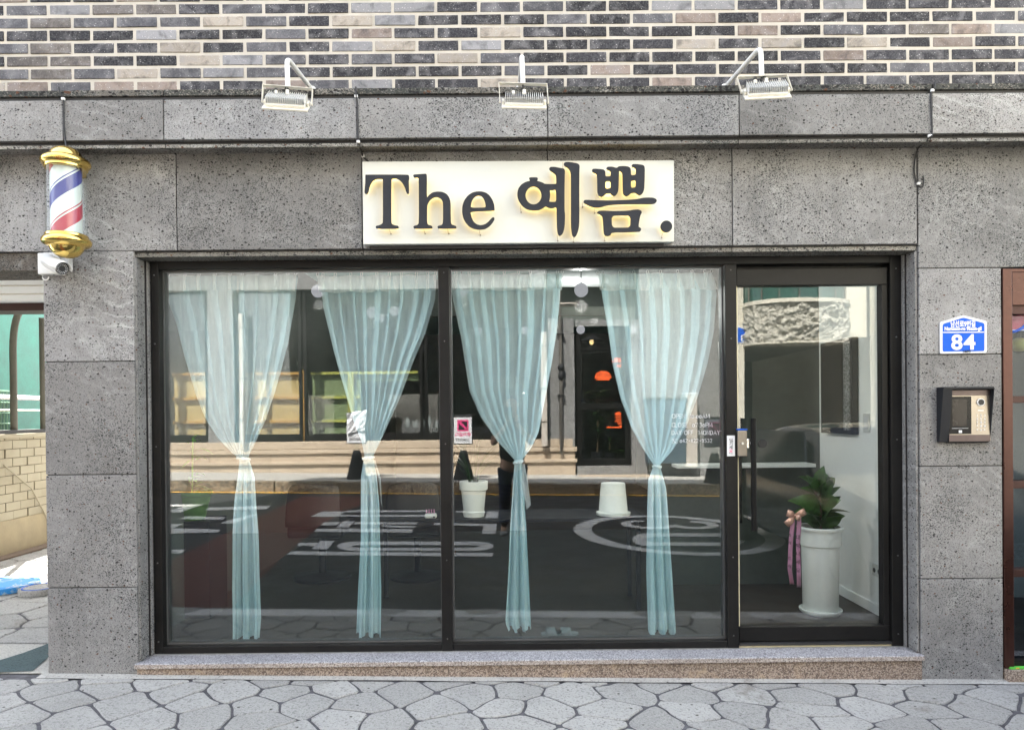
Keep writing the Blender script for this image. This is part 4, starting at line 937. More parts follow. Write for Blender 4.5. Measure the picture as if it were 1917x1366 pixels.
# ================================================================== CURTAINS
CY = .30
def interp(tab, z):
    if z >= tab[0][1]: return tab[0][0]
    for (xa_, za), (xb_, zb_2) in zip(tab[:-1], tab[1:]):
        if za >= z >= zb_2: return xa_+(xb_-xa_)*(za-z)/max(za-zb_2, 1e-6)
    return tab[-1][0]
def curtain(Lp, Rp, knot, n, seed, label, tail=None):
    random.seed(seed)
    L = [(at(x, y, CY).x, at(x, y, CY).z) for x, y in Lp]; Rr = [(at(x, y, CY).x, at(x, y, CY).z) for x, y in Rp]
    zt = L[0][1]; zk = at(knot[0], knot[1], CY).z; zb = max(L[-1][1], Rr[-1][1])
    o = empty('curtain', ((L[0][0]+Rr[0][0])/2, CY, zt), label, 'curtain', 'sheer blue curtains inside the shop window')
    NU, NV = 26*n, 92
    # pleat centres, slightly irregular
    cen = [(i+.5+random.uniform(-.16, .16))/n for i in range(n)]
    amp = [random.uniform(.75, 1.25) for _ in range(n)]
    def fold(u, a):
        s = 0; y = 0
        for c, am in zip(cen, amp):
            d = (u-c)*n
            if abs(d) < .5:
                wdt = .5; e = math.cos(PI*d)**2
                s = a*am*math.sin(2*PI*d)/(2*PI*n); y = am*math.sin(2*PI*d+.6)*e
        return s, y
    rows = []
    for j in range(NV+1):
        t = j/NV
        z = zt+(zb-zt)*t; l, r = interp(L, z), interp(Rr, z); row = []
        above = max(0, min(1, (z-zk)/(zt-zk)))
        head = max(0, min(1, (zt-z)/.09))
        for i in range(NU+1):
            u = i/NU
            if z > zk:
                a = .7+1.0*head+.1*(1-above); sx_, sy_ = fold(u, -a*1.55)
                ya = .022*(.35+.65*head)
            else:
                k2 = min(1, (zk-z)/.25); sx_, sy_ = fold(u, -2.2); ya = .020
            f = 1 if z > zk else 1
            uu = u+sx_
            if z < zk: uu = u+sx_; yy = CY+sy_*ya+.035*math.sin(u*PI*2*2.5+seed)*min(1, (zk-z)/.3)
            else: yy = CY+sy_*ya+.02*math.sin(u*5+seed)*above
            if z < zk+.08: yy = CY+(yy-CY)*(.35+.65*min(1, abs(z-zk)/.08)) - .02*math.sin(u*PI)*(1-min(1, abs(z-zk)/.12))
            zz = z+((.012*math.sin(u*17+seed)+.014*noise.noise(Vector((u*9, seed, 0))))*max(0, (t-.9)*10) if t > .9 else 0)
            nz_ = noise.noise_vector(Vector((u*6, z*2.2+seed, seed*1.7))); uu += nz_.x*.012*(1 if z > zk else .35)*min(1, abs(z-zk)*6)*min(1, u*8, (1-u)*8); yy += nz_.y*.010*min(1, abs(z-zk)*8)
            row.append((l+(r-l)*uu, yy, zz))
        rows.append(row)
    w = MB(); w.grid(rows); cl = w.build('curtain_cloth', [M['sheer'], M['sheer_tail']], o, smooth=True, fix=False)
    for p in cl.data.polygons:
        if sum(cl.data.vertices[q_].co.z for q_ in p.vertices)/4 < zk: p.material_index = 1
    # stiff heading tape
    hz0 = zt-.098; hr = []
    for z in (zt+.002, zt-.05, hz0):
        l, r = interp(L, z), interp(Rr, z); hr.append([(l+(r-l)*(i/NU)+0*(r-l), CY-.012+fold(i/NU, 1)[1]*.006, z+.004*math.sin(i*.11+seed)) for i in range(NU+1)])
    w = MB(); w.grid(hr); w.build('heading_tape', M['sheer_head'], o, smooth=True, fix=False)
    w = MB(); l, r = interp(L, zt), interp(Rr, zt)
    for c in cen:
        x = l+(r-l)*c; w.tube([(x-.004, CY-.022, zt-.09), (x-.002, CY-.03, zt-.04), (x-.006, CY-.024, zt+.001)], [.005, .007, .005], 6); w.tube([(x+.007, CY-.022, zt-.09), (x+.004, CY-.03, zt-.04), (x+.008, CY-.024, zt+.001)], [.004, .006, .004], 6)
    w.each('pinch_pleat', M['sheer_head'], o, per=2, smooth=True)
    w = MB()
    for c in cen+[.005, .995]:
        x = l+(r-l)*c; w.tube([(x+.007*math.cos(q_), CY-.01, zt+.012+.011*math.sin(q_)) for q_ in [2*PI*k/10 for k in range(11)]], .0015, 5)
    w.each('curtain_hook', M['white_plastic'], o)
    kx = (interp(L, zk)+interp(Rr, zk))/2; kw = (interp(Rr, zk)-interp(L, zk))/2
    w = MB(); w.tube([(kx+kw*1.12*math.cos(q_), CY-.005+.034*math.sin(q_), zk-.004+.006*math.cos(q_*1+seed)) for q_ in [2*PI*k/24 for k in range(25)]], [.008+.002*math.sin(k) for k in range(25)], 8)
    w.ball((kx+kw*.3, CY-.042, zk-.002), .013, 12, 8); w.build('tie_band', M['sheer_head'], o, smooth=True)
    if tail:
        w = MB(); rows = []
        pts = [at(x, y, CY-.05) for x, y in tail[0]]; pts2 = [at(x, y, CY-.05) for x, y in tail[1]]
        for a, b in zip(pts, pts2): rows.append([a.lerp(b, k/6)+Vector((0, .012*math.sin(k*1.7+a.z*20), 0)) for k in range(7)])
        w.grid(rows); w.build('tie_tail', M['sheer_head'], o, smooth=True, fix=False)
    return o
curtain([(305.8,518),(309,562),(324,603),(341.5,667.5),(365,743.7),(382.5,785),(406,820),(435,849),(448.5,858),(441,921),(437,992),(435,1097),(436,1204)],
        [(556,518),(551,568),(538,644),(514,732),(497,785),(479,826),(464.6,855),(466,858),(477,891),(481,958),(484,994),(486,1066),(490,1158),(487,1195)], (457, 857), 9, 3,
        'sheer pale blue curtain tied low, nearest the barber pole')
curtain([(594.5,518),(601,574),(623,662),(644,732),(661,790),(676,826),(682,853),(675,891),(674,943),(674,1004),(668,1112),(664.5,1197)],
        [(817,518),(815,562),(796,626),(773,679),(749,744),(726,796),(712.6,826),(698,855),(706,891),(711,943),(712,1004),(715,1097),(714,1189)], (690, 856), 9, 7,
        'sheer pale blue curtain just left of the middle window post, white tie ends beside it', ([(700,862),(708,890),(712,930)], [(702,860),(712,895),(717,960)]))
curtain([(842,515),(849,568),(864,638),(878.6,732),(899,779),(931,826),(963.6,861),(960,912),(955,986),(952,1066),(946,1161),(955,1186)],
        [(1053.5,514),(1051,562),(1045.6,621),(1035,685),(1022,750),(1010,808),(996,837),(977,861),(981,912),(986,989),(990,1066),(995,1177)], (970, 863), 9, 12,
        'sheer pale blue curtain just right of the middle window post, with a triangular tie end', ([(978,868),(976,905),(986,953)], [(982,868),(988,900),(994,945)]))
curtain([(1118,514),(1124,556),(1136,626),(1144.5,685),(1159,744),(1180,799),(1203,840),(1223.6,870),(1213,900),(1212,986),(1210,1066),(1213,1183)],
        [(1332,512),(1344,547),(1338,620),(1326,679),(1308.5,738),(1285,799),(1261.6,840),(1235,870),(1246,912),(1250.5,989),(1258,1097),(1264,1186)], (1229, 872), 8, 21,
        'sheer pale blue curtain behind the opening hours lettering, nearest the door')
rl = empty('curtain_rail', (0, CY, 2.33), 'thin white curtain rail along the top of the window', 'curtain rail')
w = MB(); z_ = at(600, 507, CY).z; w.box(-2.1, 1.30, CY-.012, CY+.012, z_-.006, z_+.008); w.build('rail', M['white_plastic'], rl, bevel=.002)
w = MB()
for x in (-2.05, -1.2, -.4, .4, 1.25): w.box(x-.008, x+.008, CY-.006, CY+.006, z_+.008, 2.45)
w.each('rail_bracket', M['white_plastic'], rl)

# ================================================================== INTERIOR THINGS
def leafmesh(mb, base, d, up, L, Wd, droop=.35, curl=.15, n=7, broad=1.0):
    d = d.normalized(); side = d.cross(up).normalized(); nrm = side.cross(d).normalized(); rows = []
    for i in range(n+1):
        t = i/n; wd_ = Wd*(math.sin(PI*min(1, t**(1/broad))**.9*.98+.02) if True else 0)*(1)
        if t > .98: wd_ = .002
        c = base+d*(L*t)-Vector((0, 0, 1))*(droop*L*t*t)
        rows.append([c+side*(wd_*k/2)+nrm*(curl*abs(k)*wd_) for k in (-1, -.5, 0, .5, 1)])
    mb.grid(rows)
def pot(mb, c, r0, r1, h, rim, rimh, saucer=0):
    x, y, z = c
    mb.lathe([(r0*.96, 0), (r0, .006), (r1, h-rimh), (r1+rim*.2, h-rimh), (r1+rim, h-rimh+.006), (r1+rim*1.15, h-.004), (r1+rim*1.1, h), (r1-.004, h), (r1-.008, h-.05)], (x, y, z), 40)
    if saucer: mb.lathe([(saucer*.85, -.012), (saucer*.9, -.018), (saucer, .016), (saucer*.98, .018), (saucer*.93, .0), (r0, -.004)], (x, y, z+.018), 40)
# fiddle-leaf plant by the door
yv = .72; b0 = at(1534, 1122, yv); zf = .083
ft = at(1534, 990, yv); r1 = (at(1572, 1000, yv).x-at(1498, 1000, yv).x)/2; rb = (at(1567, 1000, yv).x-at(1505, 1000, yv).x)/2
zp = at(1535, 1128, yv).z
fp = empty('potted_fig', (b0.x, yv+.1, zf), 'broad leaved green plant in a tall white pot behind the door glass', 'potted plant')
PYc = yv+.12; b0 = at(1536, 1122, PYc); r1 *= 1.02; rb *= 1.05
w = MB(); h_ = ft.z-zf-.02
w.lathe([(rb*.93, 0), (rb*.98, .01), (r1*.90, h_-.13), (r1*.90, h_-.13), (r1*.985, h_-.125), (r1, h_-.02), (r1*1.09, h_-.018), (r1*1.10, h_-.004), (r1*1.07, h_), (r1*.96, h_), (r1*.95, h_-.05)], (b0.x, PYc, zf+.02), 48)
w.build('pot', M['pot_white'], fp, smooth=True)
w = MB(); w.lathe([(rb*1.05, 0), (rb*1.18, .016), (rb*1.19, .03), (rb*1.15, .031), (rb*1.08, .018), (rb*.9, .018)], (b0.x, PYc, zf+.001), 48); w.build('saucer', M['pot_white'], fp, smooth=True)
w = MB(); w.lathe([(.001, .0), (r1*.95, -.004)], (b0.x, PYc, ft.z-.03), 32, cap=False); w.build('soil', M['soil'], fp)
w = MB(); base = Vector((b0.x+.005, PYc, ft.z-.04)); topz = at(1530, 895, yv+.1).z
w.tube([base, base+Vector((.004, 0, (topz-base.z)*.5)), Vector((b0.x-.005, PYc, topz))], [.009, .007, .004], 8); w.build('stem', M['trunk'], fp, smooth=True)
w = MB(); random.seed(4)
for i in range(30):
    t = .03+.80*(i/29); an = i*2.4+.5; z = base.z+(topz-base.z)*t
    el = .55+.65*t+random.uniform(-.3, .3); d = Vector((math.cos(an)*math.cos(el), math.sin(an)*math.cos(el)*.8, math.sin(el)))
    L = random.uniform(.17, .235)*(1.0+.2*(1-abs(t-.5)*2)); leafmesh(w, Vector((base.x, base.y, z)), d, Vector((random.uniform(-.6, .6), random.uniform(-1, -.1), random.uniform(.3, 1))), L, L*random.uniform(.44, .58), random.uniform(.1, .45), random.uniform(.05, .2), 9, 1.35)
w.build('leaves', M['leaf'], fp, smooth=True, fix=False)
# ribbon hanging on the pot
q = at(1487, 965, yv-.04); rb_ = empty('gift_ribbon', (q.x, q.y, q.z), 'pink gift ribbon with black writing and a rose bow hung on the tall white pot', 'ribbon')
for xs_, nm in (([(1496, 966), (1495, 1000), (1494, 1040), (1496, 1075), (1502, 1103)], 0), ([(1484, 968), (1482, 1000), (1479, 1035), (1479, 1065), (1489, 1097)], 1)):
    w = MB(); P_ = [at(x, y, yv-.03+.01*nm) for x, y in xs_]; P_[-1].y += .06; fine = []
    for a, b in zip(P_[:-1], P_[1:]):
        for k in range(4): fine.append(a.lerp(b, k/4))
    fine.append(P_[-1]); rows = [[p+Vector((dx, .004*math.sin(i*.9+dx*200), 0)) for dx in (-.0145, -.005, .005, .0145)] for i, p in enumerate(fine)]
    w.grid(rows); w.build('ribbon_tail', M['pink_ribbon'], rb_, smooth=True, solid=.001, fix=False)
for i, ch in enumerate('대박나세요'):
    p = at(1495, 1009+i*15.5, yv-.05); text('ribbon_letter', ch, .034, M['black_print'], rb_, (p.x, yv-.042, p.z), align='CENTER', ext=.0004)
for i, ch in enumerate('축하 드림'):
    if ch != ' ':
        p = at(1480.5, 1005+i*14.5, yv-.05); text('ribbon_letter', ch, .026, M['black_print'], rb_, (p.x, yv-.032, p.z), align='CENTER', ext=.0004)
w = MB(); c = at(1487, 964, yv-.05)
for an, L in ((25, .075), (160, .06), (222, .09), (330, .045)):
    d = Vector((math.cos(R(an)), -.25, math.sin(R(an)))).normalized(); s_ = d.cross(Vector((0, 1, 0))).normalized()
    rows = [[c+d*(L*t)+Vector((0, -.018*math.sin(PI*t), 0))+s_*(k*(.007+.016*min(1, t*2))) for k in (-1, 0, 1)] for t in (0, .25, .5, .75, 1)]
    w.grid(rows)
w.ball(tuple(c+Vector((0, -.008, 0))), .010, 10, 6); w.build('bow', M['gold_ribbon'], rb_, smooth=True, solid=.001, fix=False)
# pots behind the window
q = at(887, 965, .9); yq = 1.05; b0 = at(887, 965, yq); zf2 = .083
D_ = lambda px, y: px*(y+3.95)/1305
gp = empty('potted_grass', (b0.x, yq, zf2), 'pale pot of thin grass leaves right of the middle window post', 'potted plant')
# the pot stands on a low shelf
shz = at(887, 966, yq).z; rr0, rr1, hh = D_(18.5, yq), D_(25, yq), D_(66, yq)
w = MB(); pot(w, (b0.x, yq, shz), rr0, rr1*.93, hh, .012, D_(17, yq), D_(21, yq)); w.build('pot', M['pot_white'], gp, smooth=True)
w = MB(); random.seed(8)
for i in range(26):
    an = random.uniform(0, 2*PI); L = random.uniform(.16, .42); lean = random.uniform(.15, .6)
    bs = Vector((b0.x+math.cos(an)*.03, yq+math.sin(an)*.03, shz+hh-.02)); pts = [bs+Vector((math.cos(an)*lean*L*t*t*1.4, math.sin(an)*lean*L*t*t, L*(t-.35*lean*t*t))) for t in (0, .2, .4, .6, .8, 1)]
    w.tube(pts, [.0035, .0035, .003, .0025, .0018, .0008], 4)
w.build('blades', M['leaf_dark'], gp, smooth=True)
w = MB(); w.lathe([(.002, hh-.03), (rr1*.9, hh-.03)], (b0.x, yq, shz), 24, cap=False); w.build('soil', M['soil'], gp)
lt = empty('low_shelf', (0, 1.15, .083), 'low dark shelf under the pots and power strip inside the window', 'shelf')
w = MB(); w.box(-1.0, .95, yq-.13, yq+.35, shz-.025, shz-.001); w.build('shelf_board', M['dark_plastic'], lt, bevel=.004)
w = MB();
for x in (-.95, .9):
    for y in (yq-.08, yq+.3): w.box(x-.015, x+.015, y-.015, y+.015, .083, shz-.025)
w.each('shelf_leg', M['dark_plastic'], lt)
b1 = at(1148, 963, yq); up_ = empty('upturned_pot', (b1.x, yq, shz), 'plain mint white pot standing upside down on the shelf', 'pot')
w = MB(); w.lathe([(D_(30, yq), 0), (D_(31.5, yq), .003), (D_(32, yq), .022), (D_(28, yq), .026), (D_(27, yq), .03), (D_(22.5, yq), D_(60, yq)-.006), (D_(21.5, yq), D_(60, yq))], (min(b1.x, .80), yq, shz), 40); w.build('pot_body', M['pot_white'], up_, smooth=True)
b2 = at(808, 968, yq); pw = empty('power_strip', (b2.x, yq-.06, shz), 'small white power adapter with plugs on the shelf', 'power adapter')
w = MB(); w.box(b2.x-.04, b2.x+.045, yq-.10, yq-.04, shz, shz+.035); w.build('adapter_body', M['white_plastic'], pw, bevel=.012)
w = MB()
for k in range(4): w.tube([(b2.x-.028+k*.018, yq-.07, shz+.034), (b2.x-.028+k*.018, yq-.07, shz+.062)], .004, 8)
w.each('plug_pin', M['pink_ribbon'], pw, smooth=True)
w = MB(); w.box(b2.x+.022, b2.x+.034, yq-.1015, yq-.10, shz+.006, shz+.018); w.build('socket_hole', M['rubber'], pw)
# lime pot at far left
b3 = at(360, 968, .95); gp2 = empty('lime_pot_plant', (b3.x, .95, .083), 'lime green pot with a leafy plant at the left end of the window', 'potted plant')
zb3 = at(360, 972, .95).z
w = MB(); pot(w, (b3.x, .95, zb3), .085, .125, .20, .01, .03); w.build('pot', plain('lime_plastic', (.07, .19, .035), .5), gp2, smooth=True)
w = MB(); w.box(b3.x-.16, b3.x+.16, .85, 1.15, .083, zb3-.001); w.build('stand', M['dark_plastic'], gp2, bevel=.004)
w = MB(); random.seed(31)
for i in range(30):
    an = random.uniform(0, 2*PI); z = zb3+.18+random.uniform(0, .4); d = Vector((math.cos(an), math.sin(an), random.uniform(.1, .9)))
    leafmesh(w, Vector((b3.x+random.uniform(-.03, .03), .95, z)), d, Vector((0, 0, 1)), random.uniform(.08, .16), .035, .5)
w.tube([(b3.x, .95, zb3+.15), (b3.x+.01, .95, zb3+.58)], .006, 6); w.build('foliage', M['leaf_bright'], gp2, smooth=True, fix=False)
# chairs (dark padded backs)
def chair(px, label):
    c = at(px, 925, 1.75); o = empty('salon_chair', (c.x, 1.75, .083), label, 'chair', 'dark padded chairs inside the shop')
    w = MB(); rows = []
    for j in range(9):
        t = j/8; row = []
        for i in range(13):
            u = -1+2*i/12; hw = .22*(1-.12*t**4); th = .0 ; row.append((c.x+u*hw, 1.72+.045*u*u+.05*t, .56+.36*t*(1-.10*u**4)))
        rows.append(row)
    w.grid(rows); w.build('backrest', M['leather'], o, smooth=True, solid=.06, bevel=.012, fix=False)
    w = MB(); w.box(c.x-.23, c.x+.23, 1.78, 2.28, .46, .57); w.build('seat', M['leather'], o, bevel=.03)
    w = MB(); w.tube([(c.x, 2.03, .12), (c.x, 2.03, .46)], .03, 16); w.lathe([(.24, 0), (.24, .02), (.05, .045), (.03, .05)], (c.x, 2.03, .0832), 32); w.build('pedestal', M['dark_plastic'], o, smooth=True)
chair(585, 'dark leather chair back seen between the two left curtains'); chair(772, 'dark leather chair back beside the middle window post')
# globes
def globe(px, py, r, y, label):
    c = at(px, py, y); o = empty('pendant_lamp', (c.x, y, 3.05), label, 'pendant lamp', 'white globe lamps under the shop ceiling')
    w = MB(); w.ball((c.x, y, c.z), r*(y+3.95)/1305, 20, 12); w.build('lamp_globe', M['globe'], o, smooth=True)
    w = MB(); w.tube([(c.x, y, c.z+r*(y+3.95)/1305), (c.x, y, 3.05)], .004, 6); w.build('lamp_cord', M['rubber'], o)
    if y <= 5:
        pl = bpy.data.lights.new('lamp_light', 'POINT'); pl.energy = 6.0 if y < 2 else .5; pl.color = (1, .98, .94); pl.shadow_soft_size = .05
        lo_ = bpy.data.objects.new('lamp_light', pl); COL.objects.link(lo_); lo_.location = (c.x, y, c.z-r*(y+3.95)/1305-.07); child(lo_, o)
for i, (px, py, r, y) in enumerate([(1088, 543, 13, 1.35), (1113, 581, 10, 5), (1087, 617, 8, 8), (697, 585, 11, 4.5), (738, 582, 9, 6), (711, 594, 9, 7), (595, 545, 12, 3), (864, 545, 12, 3), (880, 580, 8, 7), (894, 619, 8, 8.6), (985, 581, 10, 5), (983, 618, 8, 8.2), (1258, 576, 10, 5), (1330, 580, 9, 6), (1306, 592, 9, 6.5), (1288, 600, 8, 7.2), (1266, 608, 8, 8), (1185, 617, 8, 8.5)]):
    where = ['largest globe lamp, alone in the clear gap left of the last curtain', 'globe lamp at the left edge of the last curtain', 'small globe lamp above the reflected shop door', 'upper left of three globe lamps behind the second curtain', 'upper right of three globe lamps behind the second curtain', 'lowest of three globe lamps behind the second curtain',
             'half hidden globe lamp at the left edge of the second curtain', 'globe lamp behind the heading of the third curtain', 'small globe lamp high on the left side of the third curtain', 'elongated globe lamp low on the left side of the third curtain', 'globe lamp high on the right side of the third curtain', 'globe lamp low on the right side of the third curtain',
             'globe lamp high behind the middle of the last curtain', 'rightmost globe lamp of the string behind the last curtain', 'second globe lamp from the right of the string behind the last curtain', 'third globe lamp from the right of the string behind the last curtain', 'fourth globe lamp from the right of the string behind the last curtain', 'low globe lamp on the left side of the last curtain'][i]
    globe(px, py, r, y, where)
# duct
du = empty('air_duct', (0, 1.6, 2.5), 'ribbed silver air duct under the ceiling at the right end of the window', 'air duct')
w = MB(); zc = at(1120, 516, 1.6).z; X0, X1 = at(990, 516, 1.6).x, at(1262, 516, 1.6).x; nn = 70; pr = []
pts = []; rs = []
for i in range(nn*2+1):
    pts.append((X0+(X1-X0)*i/(nn*2), 1.6, zc)); rs.append(.085+(.003 if i % 2 else 0))
w.tube(pts, rs, 28); w.tube([(X1-.01, 1.6, zc), (X1+.05, 1.6, zc+.01), (X1+.09, 1.63, zc+.06), (X1+.10, 1.68, zc+.16), (X1+.10, 1.7, zc+.6)], .09, 24)
w.build('duct_tube', M['duct'], du, smooth=True)
w = MB();
for x in (X0+.2, X1-.2): w.tube([(x, 1.6, zc+.08), (x, 1.6, 3.05)], .004, 6)
w.each('duct_hanger', M['steel'], du)
# panel and switch on the side wall
wp = empty('wall_cabinet', (2.49, 1.2, 1.4), 'dark framed cabinet on the white side wall seen through the door', 'cabinet')
w = MB(); w.box(2.45, 2.4995, 1.03, 1.53, 1.30, 2.0); w.build('cabinet_frame', M['dark_plastic'], wp, bevel=.004)
w = MB(); w.box(2.445, 2.4495, 1.16, 1.50, 1.33, 1.97); w.build('cabinet_glass', plain('black_gloss', (.01, .01, .01), .06), wp)
w = MB(); w.box(2.445, 2.4495, 1.05, 1.145, 1.33, 1.97); w.build('cabinet_side', M['grey_stone'], wp)
so = empty('wall_socket', (2.495, .78, .38), 'small white double socket low on the side wall behind the tall pot', 'socket')
w = MB(); w.box(2.488, 2.4995, .72, .84, .34, .42); w.build('socket_plate', M['white_plastic'], so, bevel=.002)
w = MB(); w.tube([(2.489, .75, .38), (2.486, .75, .38)], .016, 14); w.tube([(2.489, .81, .38), (2.486, .81, .38)], .016, 14); w.each('socket_face', M['bead'], so)
sw_ = empty('light_switch', (2.495, .74, 1.35), 'white wall switch right of the dark cabinet', 'switch')
w = MB(); w.box(2.488, 2.4995, .87, .95, 1.32, 1.45); w.build('switch_plate', M['white_plastic'], sw_, bevel=.002)
w = MB(); w.box(2.484, 2.4878, .885, .935, 1.34, 1.43); w.build('rocker', M['white_print'], sw_, bevel=.002)
# slippers, loose cable by the glass
for k, (px, dx) in enumerate(((1034, 0), (1062, 0))):
    c = at(px, 1190, .42); o = empty('slipper', (c.x, .42, .083), ['left one of the pale slippers on the floor behind the glass', 'right one of the pale slippers on the floor behind the glass'][k], 'slipper', 'pale slippers behind the glass')
    w = MB(); w.slab([(c.x+.045*math.cos(t)*(1.6), .42+.04*math.sin(t), .0835) for t in [2*PI*i/20 for i in range(20)]], .014); w.build('sole', M['floor_grey'], o, bevel=.004)
    w = MB(); w.grid([[(c.x-.01+.03*s_, .42+.038*math.cos(PI*i/8), .0975+.03*math.sin(PI*i/8)) for i in range(9)] for s_ in (-1, 0, 1)]); w.build('strap', M['floor_grey'], o, smooth=True, solid=.003, fix=False)
wc = [at(1345, 640, .25), at(1349, 720, .25), at(1353, 800, .25), at(1354, 880, .25), at(1349, 980, .25), at(1352, 1080, .25), at(1355, 1150, .25), at(1351, 1185, .26), at(1330, 1195, .28)]
cable('white_cable', [tuple(p) for p in wc]+[(at(1250, 1195, .28).x, .28, .09), (at(1050, 1195, .28).x, .29, .088)], .0028, 'thin white cable hanging inside the glass next to the door post', M['white_plastic'])

# ================================================================== NEIGHBOUR SHOP FRONT (right)
nb = empty('neighbour_shopfront', (2.85, 0, 0), 'bronze framed shop front right of the intercom pillar', 'shop front')
w = MB(); w.box(2.803, 2.858, -.004, .10, gz(2.8)+.075, 2.268); w.each('frame_post', M['copper'], nb, bevel=.003)
w = MB(); w.box(2.859, 5.6, .002, .10, 2.248, 2.268); w.box(2.859, 5.6, -.002, .06, 2.060, 2.246); w.box(5.55, 5.62, -.002, .1, 0, 2.26)
w.build('roller_box', M['copper'], nb, bevel=.002)
w = MB()
for py0, py1 in ((571, 588), (741, 754), (900, 914), (1066, 1080)): w.box(2.8585, 5.55, .012, .09, at(1900, py1, .01).z, at(1900, py0, .01).z)
w.each('glazing_rail', M['brown_metal'], nb, bevel=.002)
w = MB(); w.box(2.8585, 5.55, .012, .09, gz(2.9)+.075, at(1900, 1236, .01).z); w.build('bottom_rail', M['black'], nb)
w = MB(); w.box(2.86, 5.54, .05, .06, gz(2.9)+.1, 2.05); w.build('shop_glass', M['glass_blue'], nb)
w = MB(); w.box(2.805, 5.6, -.03, .3, gz(3.2)-.05, gz(2.9)+.072); w.build('threshold', M['granite_front'], nb, bevel=.004)
w = MB(); w.box(2.86, 5.6, 1.6, 1.7, -.1, 2.6); w.box(5.6, 5.7, .1, 1.7, -.1, 2.6); w.build('shop_inner_wall', M['dark_wall'], nb)
w = MB(); w.box(2.6, 5.7, .1, 1.7, -.2, -.03); w.build('shop_floor', M['floor'], nb)
w = MB(); w.box(2.61, 5.7, .1, 1.7, 2.3, 2.4); w.build('shop_ceiling', M['dark_wall'], nb)
ban = empty('red_banner', (3.0, .12, 1.95), 'red banner with a blue arc hung inside the neighbouring shop glass', 'banner')
w = MB(); w.box(2.862, 4.4, .064, .067, at(1900, 618, .06).z, at(1900, 588, .06).z); w.build('banner_cloth', plain('red_vinyl', (.62, .03, .05), .5), ban)
w = MB(); cc = at(1885, 585, .09)
pts = [(cc.x+.115*math.cos(t), .0625, cc.z+.115*math.sin(t)) for t in [R(-85+60*i/12) for i in range(13)]]
w.tube(pts, .0085, 8); w.build('blue_arc', M['blue'], ban, smooth=True)
w = MB(); w.box(2.862, 4.4, .061, .0638, at(1900, 619, .06).z, at(1900, 616.5, .06).z); w.build('banner_edge', M['white_print'], ban)
yl = empty('yellow_lamp_shade', (3.1, .5, 1.8), 'oval yellow lamp shade inside the neighbouring shop', 'lamp')
c = at(1908, 645, .18); w = MB(); w.ball((c.x, .18, c.z), .05, 24, 12, (1, 1, .85)); w.build('shade', plain('yellow_shade', (.55, .48, .08), .5), yl, smooth=True)
w = MB(); w.tube([(c.x, .18, c.z+.04), (c.x, .18, 2.3)], .004, 6); w.build('shade_cord', M['rubber'], yl)
fl = empty('green_leaflet', (2.95, .02, .05), 'green leaflet lying on the stone threshold below the bronze frame', 'leaflet')
w = MB(); a0 = at(1889, 1258, .0); w.box(a0.x, a0.x+.16, -.012, .008, gz(2.9)+.0725, gz(2.9)+.084); w.build('leaflet_sheet', plain('green_print', (.10, .50, .06), .5), fl)
w = MB(); w.box(a0.x+.03, a0.x+.05, -.0125, -.0121, gz(2.9)+.075, gz(2.9)+.082); w.build('leaflet_print', M['road_yellow'], fl)

# ================================================================== ALLEY ON THE LEFT
bw = empty('yellow_brick_wall', (-5.2, 4, 0), 'cream painted brick wall on the far side of the driveway', 'wall')
XW = -5.2
def m_cream():
    t = NT('cream_painted_brick'); v = t.coords(); n = t.noise(v, 30, 4, .6); n1 = t.noise(v, 2, 4, .6)
    col = t.mix(t.rng(n1, .4, .7, 0, .5), (.40, .36, .26), (.28, .24, .16)); return t.pbr(col, .75, 0, n, .5, .004)
M['cream'] = m_cream()
zt = 1.27; w = MB(); random.seed(9); rowh = .092
zz = .42
while zz < zt-.02:
    k = int(round((zz-.42)/rowh)); y = 1.6-(k % 2)*.11
    while y < 8:
        L = .215; w.box(XW-.1, XW+random.uniform(-.005, .005), y+.002, y+L-random.uniform(.001, .004), zz+random.uniform(.0015, .004), min(zz+rowh-.002, zt)); y += L+.005
    zz += rowh
w.build('wall_bricks', M['cream'], bw, bevel=.004)
w = MB(); w.box(XW-.14, XW-.008, 1.5, 8, -.1, zt); w.build('wall_core', plain('dark_mortar', (.11, .085, .055), .9), bw)
w = MB(); w.box(XW-.1, XW+.012, 1.5, 8, -.1, .425); w.build('wall_render', plain('cream_render', (.36, .30, .19), .8), bw)
w = MB(); w.box(XW-.16, XW+.02, 1.5, 8, zt, zt+.045); w.build('wall_cap', M['cream'], bw, bevel=.006)
p = ground(20, 1038); 
w = MB(); w.tube([(XW+.02, 3.2, 1.0), (XW+.025, 3.6, .72), (XW+.03, 3.85, .35), (XW+.03, 3.98, .12)], .008, 8); w.build('wall_pipe', M['cream'], bw, smooth=True)
w = MB(); w.box(XW+.013, XW+.16, 1.5, 8, gz(XW)-.01, gz(XW)+.015); w.build('wall_shadow_strip', plain('brown_shadow', (.14, .10, .07), .9), bw)  # brown strip paints the wall's narrow shadow on the ground
tw = empty('teal_house', (-6.6, 5, 0), 'teal painted house wall with a dark eave behind the cream wall', 'house')
M['teal'] = plain('teal_paint', (.06, .27, .21), .5, 0, .18, 3)
w = MB(); w.box(-6.7, -6.5, 1.0, 12, -.1, 3.5); w.build('house_wall', M['teal'], tw)
w = MB(); w.box(-6.75, -6.45, 1.0, 12, 3.5, 3.56); w.build('eave', M['brown_metal'], tw)
w = MB(); w.box(-6.498, -6.47, 4.4, 4.44, 1.4, 2.1); w.box(-6.498, -6.47, 4.47, 4.49, 1.5, 2.1); w.build('wall_conduit', M['leaf_dark'], tw)
wf = empty('arched_window_frame', (-5.2, 4, zt), 'grey arched frame standing on the cream wall with a steel handrail behind', 'window frame')
M['grey_frame'] = plain('grey_concrete_frame', (.13, .125, .10), .7)
